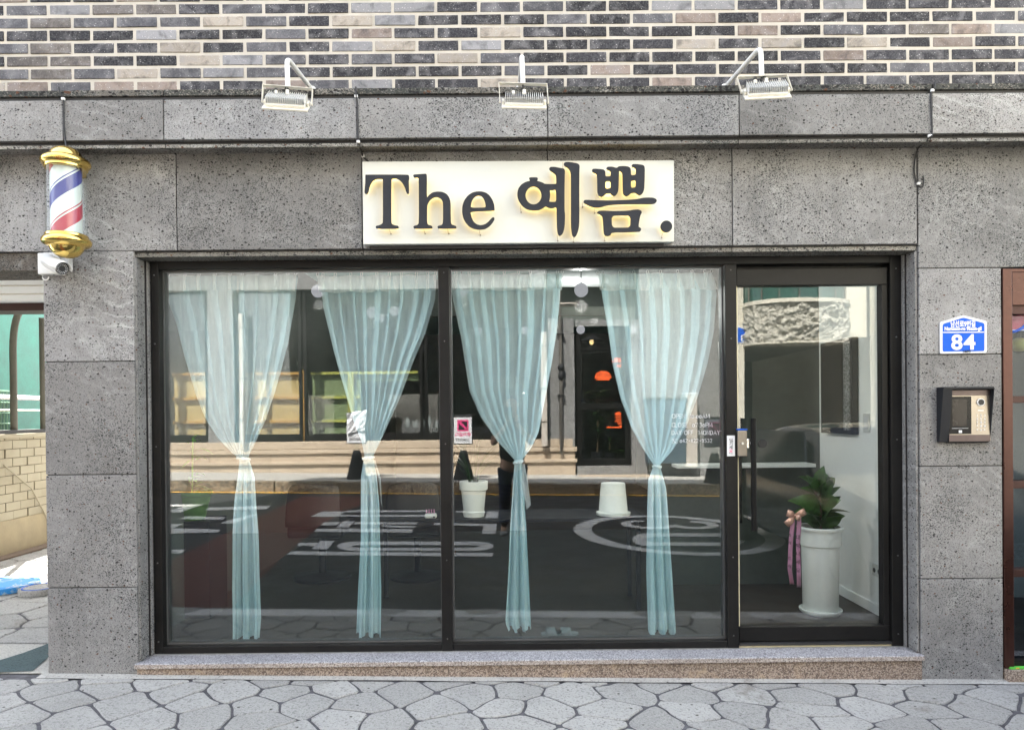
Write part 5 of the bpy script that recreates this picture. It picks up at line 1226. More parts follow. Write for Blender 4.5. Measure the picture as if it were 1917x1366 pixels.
def onwall(px, py): 
    d = ray(px, py); t = (XW-.05)/d.x; return Vector((XW-.05, CAMY+d.y*t, CAMZ+d.z*t))
w = MB(); ya, yb_ = onwall(25, 700).y, onwall(66, 700).y
pts = [(XW-.05, ya, zt+.05), (XW-.05, ya, 2.2)] + [(XW-.05, ya+(yb_-ya)*.5*(1-math.cos(t)), 2.2+.45*math.sin(t)) for t in [PI/2*i/8 for i in range(1, 9)]]
w.tube(pts, .035, 10); w.tube([(XW-.05, yb_+.12, zt+.05), (XW-.05, yb_+.12, 2.6)], .03, 10); w.build('arch', M['grey_frame'], wf, smooth=True)
w = MB(); w.box(XW-.10, XW-.0, 1.5, 8, zt+.046, zt+.085); w.build('black_sill', M['joint'], wf)
w = MB(); rp = onwall(45, 742); w.tube([(XW-.4, rp.y, zt-.1), (XW-.4, rp.y, rp.z+.0)], .03, 14); w.tube([(XW-.4, rp.y, rp.z+.0), (XW-.4, rp.y+1.2, rp.z)], .032, 14); w.ball((XW-.4, rp.y, rp.z), .05, 16, 10); w.tube([(XW-.4, rp.y-.1, rp.z-.14), (XW-.4, rp.y+1.2, rp.z-.14)], .012, 8); w.build('handrail', M['chrome'], wf, smooth=True)
fe = empty('green_mesh_fence', (-5.8, 3.2, 0), 'dark green mesh fence left of the arched frame', 'fence')
w = MB()
for i in range(30): w.tube([(-5.75, 2.6+i*.05, .9), (-5.75, 2.6+i*.05, 1.80)], .004, 5)
for z in (1.3, 1.42, 1.54, 1.66, 1.79): w.tube([(-5.75, 2.5, z), (-5.75, 4.15, z)], .008, 6)
w.build('mesh', plain('green_wire', (.25, .45, .30), .5), fe)
w = MB(); w.box(-5.80, -5.79, 2.5, 4.15, .9, 1.78); w.build('screen_sheet', plain('dark_green_sheet', (.015, .10, .06), .5), fe)
def slabr(px0, px1, py, label, mt, rim):
    c = ground((px0+px1)/2, py); rx_ = abs(ground(px1, py).x-ground(px0, py).x)/2
    o = empty('round_slab', (c.x, c.y, c.z), label, 'round slab', 'round painted slabs on the driveway')
    w = MB(); w.lathe([(rx_, 0), (rx_*1.0, .035), (rx_*.97, .045), (.01, .047)], (c.x, c.y, gz(c.x)), 48); w.build('slab_disc', mt, o, smooth=True)
    w = MB(); w.lathe([(rx_*.86, .0462), (rx_*.84, .0495), (rx_*.80, .0495), (rx_*.78, .0462)], (c.x, c.y, gz(c.x)), 48, cap=False); w.build('raised_ring', rim, o, smooth=True)
def m_worn():
    t = NT('worn_blue_paint'); v = t.coords(); n = t.noise(v, 7, 5, .7, 1)
    return t.pbr(t.mix(t.rng(n, .52, .6, 0, 1), (.02, .28, .72), (.45, .55, .60)), .5, 0, n, .3, .003)
M['worn'] = m_worn()
slabr(-60, 66, 1101, 'large blue painted round slab at the left edge on the driveway', M['worn'], M['worn'])
slabr(40, 112, 1108, 'smaller grey round slab with a blue rim against the stone pillar', M['paving'], M['blue'])

# ================================================================== ACROSS THE STREET
YF = -10.5; PB = .20
ob = empty('granite_building', (0, -11, 0), 'pale granite building across the street with wide shop windows', 'building')
def ox(px): return mat_at(px, 760, YF).x
def oz(py, px=900): return mat_at(px, py, YF).z
xl, xr = -22.0, ox(1352)
w = MB()
z1_, z2_ = oz(872), oz(848)
for i, x in enumerate([-22+1.3*k for k in range(30)]):
    x2 = min(x+1.3, ox(1078))
    if x >= ox(1078)-.05: break
    w.box(x+.003, x2-.003, YF-.3, YF, gz(0)-.3, oz(864)); w.box(x+.003, x2-.003, YF-.3, YF-.03, oz(864), oz(846))
w.build('plinth', M['beige_stone'], ob, bevel=.01)
w = MB(); xe = ox(1080)
w.box(-22, xe, YF-.3, YF+.06, oz(866), oz(860)); w.box(-22, xe, YF-.3, YF+.02, oz(846), oz(838)); w.box(-22, ox(1072), YF-.3, YF-.01, oz(837.5), oz(823))
w.build('plinth_ledge', M['beige_stone'], ob, bevel=.01)
w = MB(); ztw = oz(538)
w.box(-22, ox(1024), YF-.3, YF-.05, ztw, 9.5); w.box(ox(1024), ox(1200), YF-.3, YF-.05, oz(500), 9.5); w.box(ox(1200), xr, YF-.3, YF-.05, oz(600), 9.5); w.box(ox(388), ox(437), YF-.3, YF-.04, oz(823), ztw); w.box(ox(1027), ox(1076), YF-.35, YF-.02, oz(837), oz(597))
w.box(ox(1182), xr, YF-.3, YF-.02, .1, oz(600)-.005); w.box(ox(1078), ox(1180), YF-.3, YF-.04, oz(612), oz(600)); w.box(ox(1080), ox(1182), YF-.3, YF-.02, -.1, oz(874)); w.box(-22, -9.5, YF-.3, YF-.04, oz(823), ztw)
w.build('granite_wall', M['grey_stone'], ob)
w = MB(); w.box(ox(1025), ox(1199), YF-.9, YF-.6, oz(596), oz(500)+.05); w.build('shade_panel', M['dark_wall'], ob)  # dark panel added to stand in for deep shade above the doorway
w = MB(); w.box(ox(1080), ox(1230), YF-.3, YF+.4, -.2, oz(893)+.03); w.build('door_step', M['beige_stone'], ob, bevel=.01)
w = MB(); w.box(-22, xr, YF-8, YF-7.8, 0, 9.4); w.box(-22, -21.8, YF-8, YF, 0, 9.4); w.box(xr-.25, xr, YF-8, YF-.3, 0, 9.4); w.build('rear_wall', M['dark_wall'], ob)
w = MB(); w.box(-22, xr, YF-8, YF-.1, 9.4, 9.6); w.box(-22, xr, YF-8, YF-.3, ztw+.1, ztw+.2); w.build('roof', M['dark_wall'], ob)
w = MB(); w.box(-22, xr, YF-8, YF-.3, .25, .3); w.build('shop_floor', M['dark_wall'], ob)
# windows
def fwin(pa, pb, y0, y1):
    o = MB(); xa_, xb_ = ox(pa), ox(pb); za, zb_ = oz(y1), oz(y0); t = .06
    o.box(xa_, xb_, YF-.2, YF-.1, za, za+.16); o.box(xa_, xb_, YF-.2, YF-.1, zb_-t, zb_); o.box(xa_, xa_+t, YF-.2, YF-.1, za+.16, zb_-t); o.box(xb_-t, xb_, YF-.2, YF-.1, za+.16, zb_-t)
    f = o.build('window', M['black'], ob)
    g_ = MB(); g_.box(xa_+t, xb_-t, YF-.155, YF-.145, za+.16, zb_-t); g_.build('pane', M['glass'], f)
for a_, b_2 in ((120, 295), (298, 386), (437, 562), (566, 790), (794, 1024)): fwin(a_, b_2, 538, 823)
w = MB(); w.box(ox(437), ox(445), YF-.05, YF, 0, 0); 
# white downpipes
for i, (pa, pb, py0, py1, lb) in enumerate(((449, 457, 588, 831, 'white downpipe on the pale building behind the first curtain'), (1013, 1024, 622, 835, 'white downpipe beside the gas riser on the pale building'), (1278, 1301, 738, 872, 'white square bollard post by the corner of the pale building'))):
    x0_, x1_ = mat_at(pa, 760, YF+.1).x, mat_at(pb, 760, YF+.1).x; z0_, z1_2 = mat_at(pa, py1, YF+.1).z, mat_at(pa, py0, YF+.1).z
    o = empty('downpipe' if i < 2 else 'bollard', (x0_, YF+.1, z0_), lb, 'downpipe' if i < 2 else 'bollard')
    w = MB(); w.box(x0_, x1_, YF+.05, YF+.05+(x1_-x0_), z0_, z1_2); w.build('pipe_body' if i < 2 else 'post_body', M['pipe_paint'], o, bevel=.01)
    w = MB()
    if i < 2:
        for zz_ in (z0_+.5, (z0_+z1_2)/2, z1_2-.3): w.box(x0_-.01, x1_+.01, YF+.0, YF+.05+(x1_-x0_)+.006, zz_, zz_+.03)
        w.each('pipe_strap', M['steel'], o)
    else:
        w.box(x0_-.01, x1_+.01, YF+.04, YF+.06+(x1_-x0_), z1_2, z1_2+.03); w.build('post_cap', M['white_print'], o, bevel=.005)
# gas riser
gp3 = empty('gas_pipe', (ox(1050), YF+.06, .8), 'grey gas riser pipe with valves on the granite pier', 'pipe')
gx = ox(1050); w = MB(); w.tube([(gx, YF+.05, oz(852)), (gx, YF+.05, oz(545))], .035, 12); w.tube([(gx, YF+.05, oz(572)), (gx+.35, YF+.05, oz(572))], .05, 12); w.build('riser', M['steel'], gp3, smooth=True)
w = MB(); w.ball((gx, YF+.07, oz(690)), .075, 14, 8); w.ball((gx, YF+.07, oz(706)), .07, 14, 8, (1, 1, 1.4)); w.box(gx-.07, gx+.07, YF+.0, YF+.1, oz(745), oz(740)); w.box(gx-.07, gx+.07, YF, YF+.1, oz(629), oz(626)); w.each('valve', M['dark_plastic'], gp3)
# door with stickers
dx0, dx1 = ox(1081), ox(1180)
w = MB(); zt_, zm_, zl_ = oz(612), oz(648), oz(656)
w.box(dx0, dx0+.09, YF-.25, YF-.12, oz(873), zt_); w.box(dx1-.09, dx1, YF-.25, YF-.12, oz(873), zt_); w.box(dx0+.09, dx1-.09, YF-.25, YF-.12, oz(656), oz(650)); w.box(dx0+.09, dx1-.09, YF-.25, YF-.12, oz(873), oz(862)); w.box(dx0+.09, dx1-.09, YF-.25, YF-.12, oz(768), oz(757)); w.box(dx0+.09, dx1-.09, YF-.25, YF-.12, oz(615), zt_)
f = w.build('door', M['black'], ob)
w = MB(); w.box(dx0+.09, dx1-.09, YF-.19, YF-.18, oz(862), oz(615)); w.build('door_pane', M['glass'], f)
w = MB(); 
for za, zb_ in ((oz(755), oz(660)), (oz(860), oz(770))):
    e = .012; X0_, X1_ = dx0+.10, dx1-.10; y_ = YF-.115
    w.box(X0_, X1_, y_-.005, y_, za, za+e); w.box(X0_, X1_, y_-.005, y_, zb_-e, zb_) if za > 1.5 else None; w.box(X0_, X0_+e, y_-.005, y_, za+e, zb_-e); w.box(X1_-e, X1_, y_-.005, y_, za+e, zb_-e)
w.build('door_trim', M['chrome'], f)
OR = plain('orange_vinyl', (.85, .12, .02), .5)
w = MB(); 
def pxo(x, y): return mat_at(1100+x/9.76, 670+y/9.76, YF-.10)
def fan(cxp, cyp, rxp, ryp):
    pts = [pxo(cxp+rxp*math.cos(t), cyp-ryp*math.sin(t)) for t in [PI*i/18 for i in range(19)]]
    w.add([(p.x, YF-.105, p.z) for p in pts]+[(p.x, YF-.10, p.z) for p in pts], [tuple(range(19)), tuple(range(37, 18, -1))]+[(i, i+1, 20+i, 19+i) for i in range(18)]+[(18, 0, 19, 37)])
def rect(a, b, c, d):
    p, q = pxo(a, b), pxo(c, d); w.box(p.x, q.x, YF-.105, YF-.10, q.z, p.z)
fan(290, 350, 145, 118); rect(145, 352, 442, 372); rect(178, 376, 410, 405)
fan(558, 1022, 60, 40); rect(500, 1024, 615, 1034); rect(515, 1038, 605, 1050)
for a_, b_2, c_2, d_2 in ((498, 1070, 615, 1090), (518, 1110, 618, 1132), (498, 1150, 618, 1168), (545, 1185, 618, 1208), (570, 1228, 622, 1250), (355, 1254, 620, 1276), (440, 52, 610, 72), (490, 0, 605, 40), (530, 120, 610, 165)): rect(a_, b_2, c_2, d_2)
w.build('door_stickers', OR, f)
w = MB()
for k in range(-5, 6): 
    if abs(k) > 1:
        p, q = pxo(290+k*21, 340-95*math.sqrt(max(0, 1-(k/6.2)**2))+18), pxo(290+k*21+7, 330); w.box(p.x, q.x, YF-.099, YF-.0975, q.z, p.z)
w.build('sticker_strokes', M['black_print'], f)
pl_ = empty('pendant_bulb', (ox(1107), YF-.8, 3.0), 'lit filament bulb under a dark dish shade in the reflected doorway', 'pendant lamp')
c = mat_at(1108, 640, YF-.8); w = MB(); w.ball((c.x, c.y, c.z), .05, 14, 10, (1, 1, 1.25)); w.build('bulb', emis('filament', (1, .72, .32), 1.2), pl_, smooth=True)
w = MB(); w.lathe([(.30, -.0), (.10, .10), (.03, .14), (.02, .2)], (c.x, c.y, c.z+.02), 24, cap=False); w.build('dish_shade', M['dark_plastic'], pl_, smooth=True)
w = MB(); w.tube([(c.x, c.y, c.z+.2), (c.x, c.y, ztw+.1)], .006, 6); w.build('bulb_cord', M['rubber'], pl_)
dp = empty('doorway_plant', (ox(1140), YF-.6, .3), 'dark leafy plants standing behind the reflected glass door', 'potted plant')
w = MB(); random.seed(14)
for (cx_2, zb2, n_, L_, mtx) in ((ox(1125), 1.0, 46, .32, 0), (ox(1150), .5, 34, .30, 1)):
    for i in range(n_):
        an = random.uniform(0, 2*PI); d = Vector((math.cos(an), math.sin(an)*.5, random.uniform(.1, 1.2))); leafmesh(w, Vector((cx_2+random.uniform(-.15, .15), YF-.65, zb2+random.uniform(0, .95))), d, Vector((0, 0, 1)), random.uniform(.5, 1)*L_, .11, .4)
w.build('leaves', M['leaf'], dp, smooth=True, fix=False)
w = MB(); w.tube([(ox(1125), YF-.65, .55), (ox(1127), YF-.65, 1.9)], .02, 8); w.tube([(ox(1150), YF-.65, .55), (ox(1150), YF-.65, 1.3)], .015, 8); w.build('stem', M['trunk'], dp)
w = MB(); w.lathe([(.12, .3), (.16, .62)], (ox(1125), YF-.65, 0), 20); w.lathe([(.11, .3), (.15, .6)], (ox(1150), YF-.65, 0), 20); w.build('pot', M['dark_plastic'], dp)
# shelving inside the window (yellow timber, green boxes)
YS = plain('yellow_timber', (.55, .30, .06), .6, 0, .08); YP = plain('pale_yellow_panel', (.56, .42, .18), .6, 0, .06); GS = plain('lime_timber', (.42, .42, .08), .6, 0, .08); GP = plain('pale_green_panel', (.22, .28, .14), .6, 0, .06)
def shelving(pa, pb, sm_, pm, label, tops=(690, 737, 783), post=None, cut=None):
    xa_, xb_ = ox(pa), ox(pb); o = empty('shelf_unit', ((xa_+xb_)/2, YF-.45, .3), label, 'shelf unit')
    w = MB()
    for t_ in tops: w.box(xa_, (ox(cut) if cut and t_ > 700 else xb_), YF-.63, YF-.54, oz(t_+5), oz(t_))
    if post: w.box(ox(post[0]), ox(post[1]), YF-.62, YF-.53, .3, oz(post[2]))
    w.build('shelf_boards', sm_, o)
    w = MB(); w.box(xa_, ox(cut) if cut else xb_, YF-.66, YF-.631, .3, oz(tops[0]))
    if cut: w.box(ox(cut)+.001, xb_, YF-.66, YF-.631, oz(708), oz(tops[0]))
    w.build('back_panel', pm, o)
shelving(300, 386, YS, YP, 'yellow timber shelf unit in the far left reflected window')
shelving(437, 559, YS, YP, 'yellow timber shelf unit between two curtains in the reflected window', post=(552, 559, 686))
shelving(569, 776, GS, GP, 'lime green shelf unit in the reflected window behind the second curtain', post=(640, 652, 690), cut=664)
# hood lamp (black arm) reflected beside second curtain
hd = empty('hood_dryer', (ox(800), YF-.4, 1.9), 'dark salon hood dryer in the reflected window beside the middle post', 'hair dryer')
c = mat_at(800, 655, YF-.5); w = MB(); w.ball(tuple(c), .16, 18, 10, (1, 1, .8)); w.build('hood', M['dark_plastic'], hd, smooth=True)
w = MB(); w.tube([c+Vector((0, -.1, 0)), c+Vector((-.1, -.2, .4)), c+Vector((-.1, -.3, 1.2))], .025, 8); w.build('hood_arm', M['dark_plastic'], hd)
wm = empty('wall_counter', (ox(900), YF-.6, 1.1), 'black counter with bottles in the reflected window right of the middle post', 'counter')
w = MB(); w.box(ox(735), ox(1005), YF-1.4, YF-.8, .3, oz(800)); w.build('counter_top', M['dark_plastic'], wm)
random.seed(17)
for k in range(5):
    bx_ = ox(752)+k*.16+random.uniform(-.02, .02); bt = empty('bottle', (bx_, YF-.9, 1.0), 'grey bottle number', 'bottle', 'bottles on the dark counter in the window across the street')
    bt['label'] = ['tall pump bottle at the left end of the dark counter', 'squat round jar second on the dark counter', 'slim pale bottle in the middle of the dark counter', 'tall dark bottle fourth on the dark counter', 'short wide bottle at the right end of the dark counter'][k]
    hb = (.26, .14, .22, .28, .16)[k]; rb2 = (.04, .06, .03, .035, .05)[k]; zc_ = oz(800)+.002
    w = MB(); w.lathe([(rb2, 0), (rb2, hb*.7), (rb2*.4, hb*.82), (rb2*.4, hb*.9)], (bx_, YF-.9, zc_), 16); w.build('bottle_body', M['floor_grey'], bt, smooth=True)
    w = MB(); w.lathe([(rb2*.5, hb*.9), (rb2*.5, hb)], (bx_, YF-.9, zc_), 12); w.build('bottle_cap', M['dark_plastic'], bt)
# parking stands (black skirts with notices)
def stand(px, pyb, w_px, label, k):
    c = mat_at(px, 896, -9.25 if k != 2 else -9.0); X, Y = c.x, c.y; zb = gz(X)+.2155
    o = empty('parking_stand', (X, Y, zb), label, 'parking stand', 'no parking stands across the street')
    w = MB(); w.lathe([(.20, 0), (.195, .03), (.13, .30), (.075, .52), (.06, .56)], (X, Y, zb), 24); w.build('skirt', plain('black_fabric', (.010, .010, .011), .8), o, smooth=True)
    w = MB(); w.lathe([(.06, .56), (.045, .60), (.07, .64), (.04, .68)], (X, Y, zb), 16); w.build('clear_neck', M['glass_clear'], o, smooth=True)
    rot = Matrix.Rotation(R((0, 4, -4)[k]), 3, 'Z')
    z0_ = zb+.68; z1_2 = z0_+.58
    w = MB(); w.box(X-.19, X+.19, Y-.03, Y+.03, z0_, z1_2); w.build('notice_case', M['dark_plastic'], o, bevel=.02)
    w = MB(); w.box(X-.175, X+.175, Y+.031, Y+.034, z0_+.02, z1_2-.05); w.build('notice_sheet', M['white_print'] if k < 2 else plain('grey_notice', (.09, .10, .12), .5), o)
    inkr, inkb = M['pink_print'], M['black_print']
    if k == 2: inkr = plain('dark_pink', (.11, .03, .06), .5)  # darker copy of the pink print for the third stand
    if k == 1:
        w = MB(); random.seed(6); rows = []
        for a_ in range(7): rows.append([(X-.17+.34*b_3/6+(.05*a_/6 if b_3 > 3 else 0), Y+.04+.05*random.random(), z0_+.20+.40*a_/6+.06*b_3/6) for b_3 in range(7)])
        w.grid(rows); w.build('crumpled_sheet', M['white_print'], o, solid=.003, fix=False)
        text('notice_footer', '스바이티', .075, inkb, o, (X, Y+.036, z0_+.06), rot=(90, 0, 180), align='CENTER', bold=.001); return
    w = MB(); w.box(X-.11, X+.11, Y+.035, Y+.0365, z0_+.26, z1_2-.10); w.build('notice_picture', inkr, o)
    w = MB(); rz_ = Matrix.Rotation(R(-45), 3, 'Y'); w.box(X-.085, X+.085, Y+.037, Y+.038, z0_+.29, z1_2-.13); w.build('picture_field', inkb, o)
    w = MB(); w.obox((X, Y+.0395, (z0_+.26+z1_2-.10)/2), (.20, .002, .045), Matrix.Rotation(R(45), 3, 'Y')); w.build('picture_slash', inkr, o)
    text('notice_heading', '주차금지', .085, inkr, o, (X, Y+.036, z0_+.165), rot=(90, 0, 180), align='CENTER', bold=.002)
    text('notice_footer', '스바이티', .075, inkb, o, (X, Y+.036, z0_+.06), rot=(90, 0, 180), align='CENTER', bold=.001)
stand(868, 896, 36, 'no parking stand with a black skirt and white notice, beside the pale potted grass', 0)
stand(668, 896, 36, 'no parking stand whose white notice sheet is crumpled, behind the second curtain', 1)
stand(1338, 900, 36, 'no parking stand with a dark notice, reflected beside the door post', 2)

# second building across the street, with the rough stone balcony
b2_ = empty('tiled_building', (8, -11, 0), 'pale tiled building with a rough stone balcony over a dark garage, across the street', 'building')
M['tile'] = m_granite('cream_wall_tile', (.60, .57, .47), (.50, .47, .38), (.68, .65, .56), .6, 150)
XA = ox(1355); YB = YF+.3
w = MB(); zbal0, zbal1 = mat_at(1450, 640, YB+.7).z, mat_at(1450, 566, YB+.7).z
w.box(XA, ox(1385), YB-.4, YB, -.1, 10); w.box(ox(1567), ox(1606), YB-.4, YB+.1, oz(637, 1450), 10); w.box(ox(1606)+.005, 22, YB+.2, YB+.6, oz(637, 1450), 10); w.box(ox(1606)+.005, 22, YB+.2, YB+.6, -.3, oz(637, 1450)-.012)
w.box(ox(1385), ox(1567), YB-.4, YB-.1, 4.6, 10); w.box(XA, 22, YB-9, YB-8.8, -.2, 10)
w.build('tile_wall', M['tile'], b2_, bevel=.01)
w = MB(); w.box(XA+.02, 22, YB-9, YB+.1, 10, 10.2); w.box(ox(1385), ox(1610), YB-8, YB-.2, oz(640, 1450)+.05, oz(640, 1450)+.2); w.build('roof_slab', M['concrete'], b2_)
rs = MB(); random.seed(3); nU, nV = 220, 60; xc = (ox(1383)+ox(1568))/2; hw = (ox(1568)-ox(1383))/2; rows = []
for j in range(nV+1):
    row = []
    for i in range(nU+1):
        t = PI*(i/nU); x = xc-hw*math.cos(t); y = YB+.75*math.sin(t)**.7; z = zbal0+(zbal1-zbal0)*j/nV
        p = Vector((x*3, y*3, z*3)); d = noise.fractal(p*2.6, .8, 2.2, 6)*.075+noise.noise(p*.8)*.04
        row.append((x-math.cos(t)*d*.6, y+d*math.sin(t), z+d*.2))
    rows.append(row)
rs.grid(rows); rs.build('rough_balcony', plain('split_stone', (.40, .385, .33), .85, 0, .3, 14, 1), b2_, fix=False)
w = MB(); pts = [(xc-hw*1.01*math.cos(PI*i/24), YB+.80*math.sin(PI*i/24)**.7, 0) for i in range(25)]
w.slab([(p[0], p[1], zbal1) for p in pts], .08); w.slab([(p[0], p[1]*1.0-.02, zbal0-.02) for p in pts], .03); w.build('balcony_coping', M['tile'], b2_)
w = MB(); w.slab([(xc-hw*.97*math.cos(PI*i/24), YB-.05+.66*math.sin(PI*i/24)**.7, zbal1+.08) for i in range(25)], 1.3); w.build('balcony_glass', plain('dark_green_glass', (.035, .09, .075), .12), b2_)
w = MB()
for i in range(2, 23, 3):
    t = PI*i/24; w.tube([(xc-hw*.985*math.cos(t), YB-.03+.68*math.sin(t)**.7, zbal1+.08), (xc-hw*.985*math.cos(t), YB-.03+.68*math.sin(t)**.7, zbal1+1.4)], .018, 6)
w.each('glazing_bar', M['steel'], b2_)
w = MB(); w.box(ox(1385), ox(1610), YB-7, YB-6.9, 0, 3); w.build('garage_wall', M['dark_wall'], b2_)
w = MB(); w.box(ox(1385), ox(1600), YB-.1, YB+.2, gz(6)+.1, gz(6)+.34); w.build('garage_kerb', M['tile'], b2_, bevel=.02)
q = mat_at(1388, 628, YB+.02); np2 = empty('far_number_plate', (q.x, YB+.02, q.z), 'small blue house number plate with a 3 at the left edge of the door glass', 'number plate')
def pm2(pts): return [(mat_at(x, y, YB).x, mat_at(x, y, YB).z) for x, y in pts]
outline('plate_border', [pm2([(1366, 618), (1382, 611), (1398.5, 615), (1398.5, 642.5), (1366, 642.5)])], .01, M['white_print'], np2, YB+.004)
outline('plate_face', [pm2([(1368, 619), (1382, 613), (1396.5, 617), (1396.5, 640.5), (1368, 640.5)])], .01, M['blue'], np2, YB+.006)
text('plate_number', '3', .19, M['white_print'], np2, (mat_at(1389, 639.5, YB).x, YB+.0175, mat_at(1389, 639, YB).z), rot=(90, 0, 180), align='CENTER', bold=.006)

# blue metal box by the corner
bb = empty('utility_box', (ox(1240), YF+.25, .2), 'blue grey metal utility box behind the knot of the last curtain', 'utility box')
w = MB(); x0_, x1_ = ox(1206), ox(1277); w.box(x0_, x1_, YF+.0, YF+.35, oz(868), oz(750)); w.build('box_body', plain('blue_grey_paint', (.045, .075, .10), .5), bb, bevel=.015)
w = MB(); w.box(x0_-.02, x1_+.02, YF-.0, YF+.38, oz(750), oz(747)); w.build('box_lid', M['steel'], bb); 

# ================================================================== PHOTOGRAPHER
M['skin'] = plain('skin', (.48, .29, .20), .5, 0, .06); M['shirt'] = plain('black_cotton', (.012, .012, .013), .85); M['jeans'] = plain('navy_denim', (.015, .022, .05), .85)
M['hair'] = plain('black_hair', (.008, .007, .006), .45); M['shoe'] = plain('grey_shoe', (.25, .25, .25), .6)
pe = empty('person', (.0, -4.32, gz(0)), 'person in a black shirt and navy trousers holding up a phone', 'person')
def skinned(name, verts, edges, mt, root=0, sub=2, par=pe):
    me = bpy.data.meshes.new(name); me.from_pydata([v[:3] for v in verts], edges, []); me.materials.append(mt)
    o = bpy.data.objects.new(name, me); COL.objects.link(o); child(o, par)
    sk = o.modifiers.new('skin', 'SKIN'); sk.use_smooth_shade = True
    lay = me.skin_vertices[0].data if me.skin_vertices else None
    if lay is None:
        bm = bmesh.new(); bm.from_mesh(me); bm.verts.layers.skin.verify(); bm.to_mesh(me); bm.free(); lay = me.skin_vertices[0].data
    for i, v in enumerate(verts):
        r_ = v[3]; lay[i].radius = r_ if isinstance(r_, tuple) else (r_, r_); lay[i].use_root = (i == root)
    s_ = o.modifiers.new('sub', 'SUBSURF'); s_.levels = sub; s_.render_levels = sub; return o
g0 = gz(0)-.008; PX, PYY = .03, -4.34
def V3(x, y, z, r): return (PX+x, PYY+y, g0+z, r)
# body: head, neck, torso, arms, legs in one mesh
vb = [V3(0, 0, .93, (.14, .10)), V3(0, 0, 1.10, (.12, .09)), V3(0, -.01, 1.30, (.15, .10)), V3(0, -.01, 1.42, (.09, .07)), V3(0, .0, 1.49, .05), V3(0, .02, 1.56, (.068, .078)), V3(0, .02, 1.65, (.078, .092)), V3(0, .01, 1.71, (.06, .07)),
      V3(-.18, -.01, 1.38, .05), V3(-.24, .06, 1.13, .040), V3(-.10, .27, 1.33, .030), V3(-.055, .33, 1.40, .024),
      V3(.18, -.01, 1.38, .05), V3(.24, .06, 1.13, .040), V3(.10, .27, 1.33, .030), V3(.055, .33, 1.40, .024),
      V3(-.09, 0, .84, .085), V3(-.10, .01, .47, .055), V3(-.11, -.01, .09, .038), V3(-.12, .12, .04, .035),
      V3(.09, 0, .84, .085), V3(.10, .01, .47, .055), V3(.11, -.01, .09, .038), V3(.12, .12, .04, .035)]
eb = [(0, 1), (1, 2), (2, 3), (3, 4), (4, 5), (5, 6), (6, 7), (3, 8), (8, 9), (9, 10), (10, 11), (3, 12), (12, 13), (13, 14), (14, 15), (0, 16), (16, 17), (17, 18), (18, 19), (0, 20), (20, 21), (21, 22), (22, 23)]
body = skinned('body', vb, eb, M['skin'])
skinned('shirt', [V3(0, 0, .86, (.185, .13)), V3(0, 0, 1.08, (.17, .125)), V3(0, -.01, 1.30, (.185, .13)), V3(0, -.01, 1.42, (.11, .09)), V3(-.19, -.01, 1.385, .07), V3(-.235, .03, 1.22, .062), V3(.19, -.01, 1.385, .07), V3(.235, .03, 1.22, .062)],
        [(0, 1), (1, 2), (2, 3), (3, 4), (4, 5), (3, 6), (6, 7)], M['shirt'])
skinned('trousers', [V3(0, 0, .90, (.165, .12)), V3(-.09, 0, .80, .105), V3(-.10, .01, .47, .078), V3(-.11, -.005, .10, .066), V3(.09, 0, .80, .105), V3(.10, .01, .47, .078), V3(.11, -.005, .10, .066)], [(0, 1), (1, 2), (2, 3), (0, 4), (4, 5), (5, 6)], M['jeans'])
skinned('hair', [V3(0, -.015, 1.60, (.075, .08)), V3(0, -.005, 1.70, (.088, .10)), V3(0, -.005, 1.745, (.06, .07))], [(0, 1), (1, 2)], M['hair'])
for s in (-1, 1): skinned('shoe', [V3(s*.11, -.05, .045, (.045, .04)), V3(s*.115, .05, .04, (.048, .036)), V3(s*.125, .16, .035, (.042, .028))], [(0, 1), (1, 2)], M['shoe'])
def yb3(x, y, z): return (x, y, z)
for s in (-1, 1):
    hx3, hy3, hz3 = PX+s*.055, PYY+.345, g0+1.41
    skinned('hand', [(hx3, hy3-.01, hz3, .024), (hx3-s*.0, hy3+.015, hz3+.045, (.030, .016))], [(0, 1)], M['skin'], sub=1)
    fg = []
    for k in range(4):
        bx_ = hx3+s*.012-s*.0; z_ = hz3+.075-k*.019
        skinned('finger', [(hx3+s*.005, hy3+.012, z_, .009), (hx3+s*.018, hy3+.032, z_+.004, .0085), (hx3+s*.004, hy3+.043, z_+.002, .0075)], [(0, 1), (1, 2)], M['skin'], sub=1)
    skinned('thumb', [(hx3, hy3, hz3+.02, .011), (hx3-s*.012, hy3+.002, hz3+.045, .0095), (hx3-s*.028, hy3+.014, hz3+.055, .008)], [(0, 1), (1, 2)], M['skin'], sub=1)
w = MB(); hc = (PX, PYY+.02, g0+1.635)
w.ball((hc[0], hc[1]+.108, hc[2]-.018), .013, 10, 8, (.9, 1.3, 1.5)); 
for s in (-1, 1): w.ball((hc[0]+s*.082, hc[1]-.005, hc[2]-.01), .018, 10, 8, (.4, .8, 1.4))
w.build('nose_and_ears', M['skin'], pe, smooth=True)
w = MB(); 
for s in (-1, 1): w.ball((hc[0]+s*.030, hc[1]+.085, hc[2]+.008), .010, 10, 8)
w.each('eye', M['white_print'], pe, smooth=True)
w = MB()
for s in (-1, 1): w.ball((hc[0]+s*.030, hc[1]+.0935, hc[2]+.008), .0042, 8, 6); w.box(hc[0]+s*.030-.014, hc[0]+s*.030+.014, hc[1]+.082, hc[1]+.094, hc[2]+.026, hc[2]+.031)
w.build('pupils_and_brows', M['hair'], pe)
w = MB(); w.ball((hc[0], hc[1]+.092, hc[2]-.055), .022, 12, 6, (1, .3, .25)); w.build('mouth', plain('lips', (.40, .14, .12), .5), pe, smooth=True)
ph = empty('phone', (0, -3.972, 1.44), 'dark phone held up by the person across from the window', 'phone')
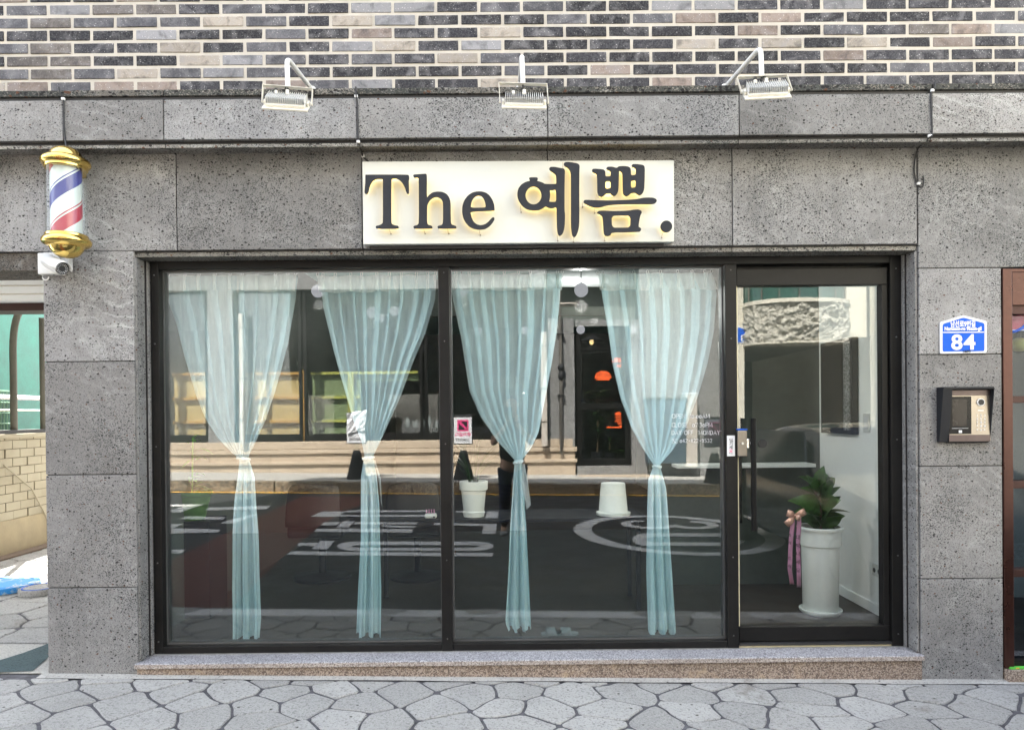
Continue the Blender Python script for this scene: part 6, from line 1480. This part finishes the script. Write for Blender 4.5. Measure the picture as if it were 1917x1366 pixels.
w = MB(); w.box(-.045, .035, -3.977, -3.969, 1.40, 1.555); w.build('phone_body', M['dark_plastic'], ph, bevel=.003)
w = MB(); w.box(-.041, .031, -3.9785, -3.9775, 1.405, 1.55); w.build('phone_screen', plain('phone_glass', (.01, .01, .012), .08), ph)

# ================================================================== PARKED CAR (nose towards the neighbouring shop, outside the frame)
CX, CF = 3.62, -.62; gzc = gz(CX)-.008
car = empty('parked_car', (CX, CF-2.2, gzc), 'black car parked nose in, reflected in the bronze framed shop glass', 'car')
PAINT = plain('black_car_paint', (.010, .010, .012), .15, 0, .1, 2, .01)
# stations: distance back from nose, half width, belt height, roof height, floor height
ST = [(0, .55, .62, .62, .32), (.06, .72, .74, .74, .24), (.35, .84, .82, .84, .20), (.9, .89, .90, .93, .20), (1.25, .90, .94, .98, .20), (1.75, .90, .95, 1.34, .20), (2.2, .90, .95, 1.46, .20), (3.0, .90, .96, 1.45, .20), (3.6, .89, .97, 1.30, .20), (4.05, .87, .98, 1.06, .22), (4.35, .80, .90, .94, .26), (4.45, .68, .72, .74, .34)]
rows = []
for d, hw_, bz, rz2, fz in ST:
    roofw = hw_*.90 if rz2-bz < .1 else hw_*.66
    pr_ = [(0, fz), (hw_*.8, fz), (hw_*.97, fz+.08), (hw_, (fz+bz)/2), (hw_*.985, bz-.08), (hw_*.94, bz), ((hw_*.94+roofw)/2+.01, (bz+rz2)/2), (roofw, rz2-.03 if rz2-bz > .1 else rz2-.01), (roofw*.6, rz2), (0, rz2+.01)]
    full = [(CX+x, CF-d, gzc+z) for x, z in pr_]+[(CX-x, CF-d, gzc+z) for x, z in pr_[-2::-1]]
    rows.append(full)
w = MB(); w.grid(rows); n_ = len(rows[0]); w.f.append(tuple(range(n_))); w.col.append(None); k_ = len(w.v); w.f.append(tuple(range(k_-1, k_-n_-1, -1))); w.col.append(None)
w.build('car_body', PAINT, car, smooth=True, sub=2)
GLS = plain('dark_car_glass', (.012, .014, .016), .05)
w = MB()
w.add([(CX-.66, CF-1.27, gzc+1.0), (CX+.66, CF-1.27, gzc+1.0), (CX+.50, CF-1.83, gzc+1.40), (CX-.50, CF-1.83, gzc+1.40)], [(0, 1, 2, 3)])
w.build('windscreen', GLS, car, solid=.02)
for s in (-1, 1):
    w = MB(); w.add([(CX+s*.85, CF-1.55, gzc+.99), (CX+s*.85, CF-3.5, gzc+1.0), (CX+s*.70, CF-3.25, gzc+1.36), (CX+s*.70, CF-1.95, gzc+1.36)], [(0, 1, 2, 3)]); w.build('side_window', GLS, car, solid=.02)
    w = MB(); w.ball((CX+s*.58, CF-.12, gzc+.68), .12, 16, 8, (1.3, .8, .45)); w.build('headlight', M['chrome'], car, smooth=True)
    for d in (.85, 3.55):
        w = MB(); X_ = CX+s*.80; c_ = (X_, CF-d, gzc+.325)
        prof = [(.18, -.10), (.30, -.11), (.325, -.08), (.325, .08), (.30, .11), (.18, .10)]
        vs = []; 
        for r_, a_ in prof:
            for k in range(32): vs.append((X_+a_, CF-d+r_*math.cos(2*PI*k/32), gzc+.325+r_*math.sin(2*PI*k/32)))
        fs = [(i*32+k, i*32+(k+1) % 32, (i+1)*32+(k+1) % 32, (i+1)*32+k) for i in range(5) for k in range(32)]
        w.add(vs, fs); tyre = w.build('wheel', M['rubber'], car, smooth=True)
        w = MB(); w.tube([(X_-.06, CF-d, gzc+.325), (X_+s*.09, CF-d, gzc+.325)], [.18, .17], 24); w.build('rim', M['steel'], tyre)
w = MB(); w.box(CX-.45, CX+.45, CF-.10, CF+.012, gzc+.40, gzc+.60)
w.build('grille', M['dark_plastic'], car, bevel=.02)
w = MB(); w.box(CX-.34, CX+.18, CF+.013, CF+.022, gzc+.56, gzc+.67); w.build('number_plate', M['white_print'], car, bevel=.004)
text('plate_digits', '2995', .12, M['black_print'], car, (CX-.30, CF+.0235, gzc+.575), rot=(90, 0, 180), align='RIGHT', bold=.002)
w = MB()
for k in range(5): w.box(CX-.44, CX+.44, CF+.012, CF+.018, gzc+.42+k*.028, gzc+.428+k*.028)
w.each('grille_bar', M['chrome'], car)
print('scene built', len(bpy.data.objects))
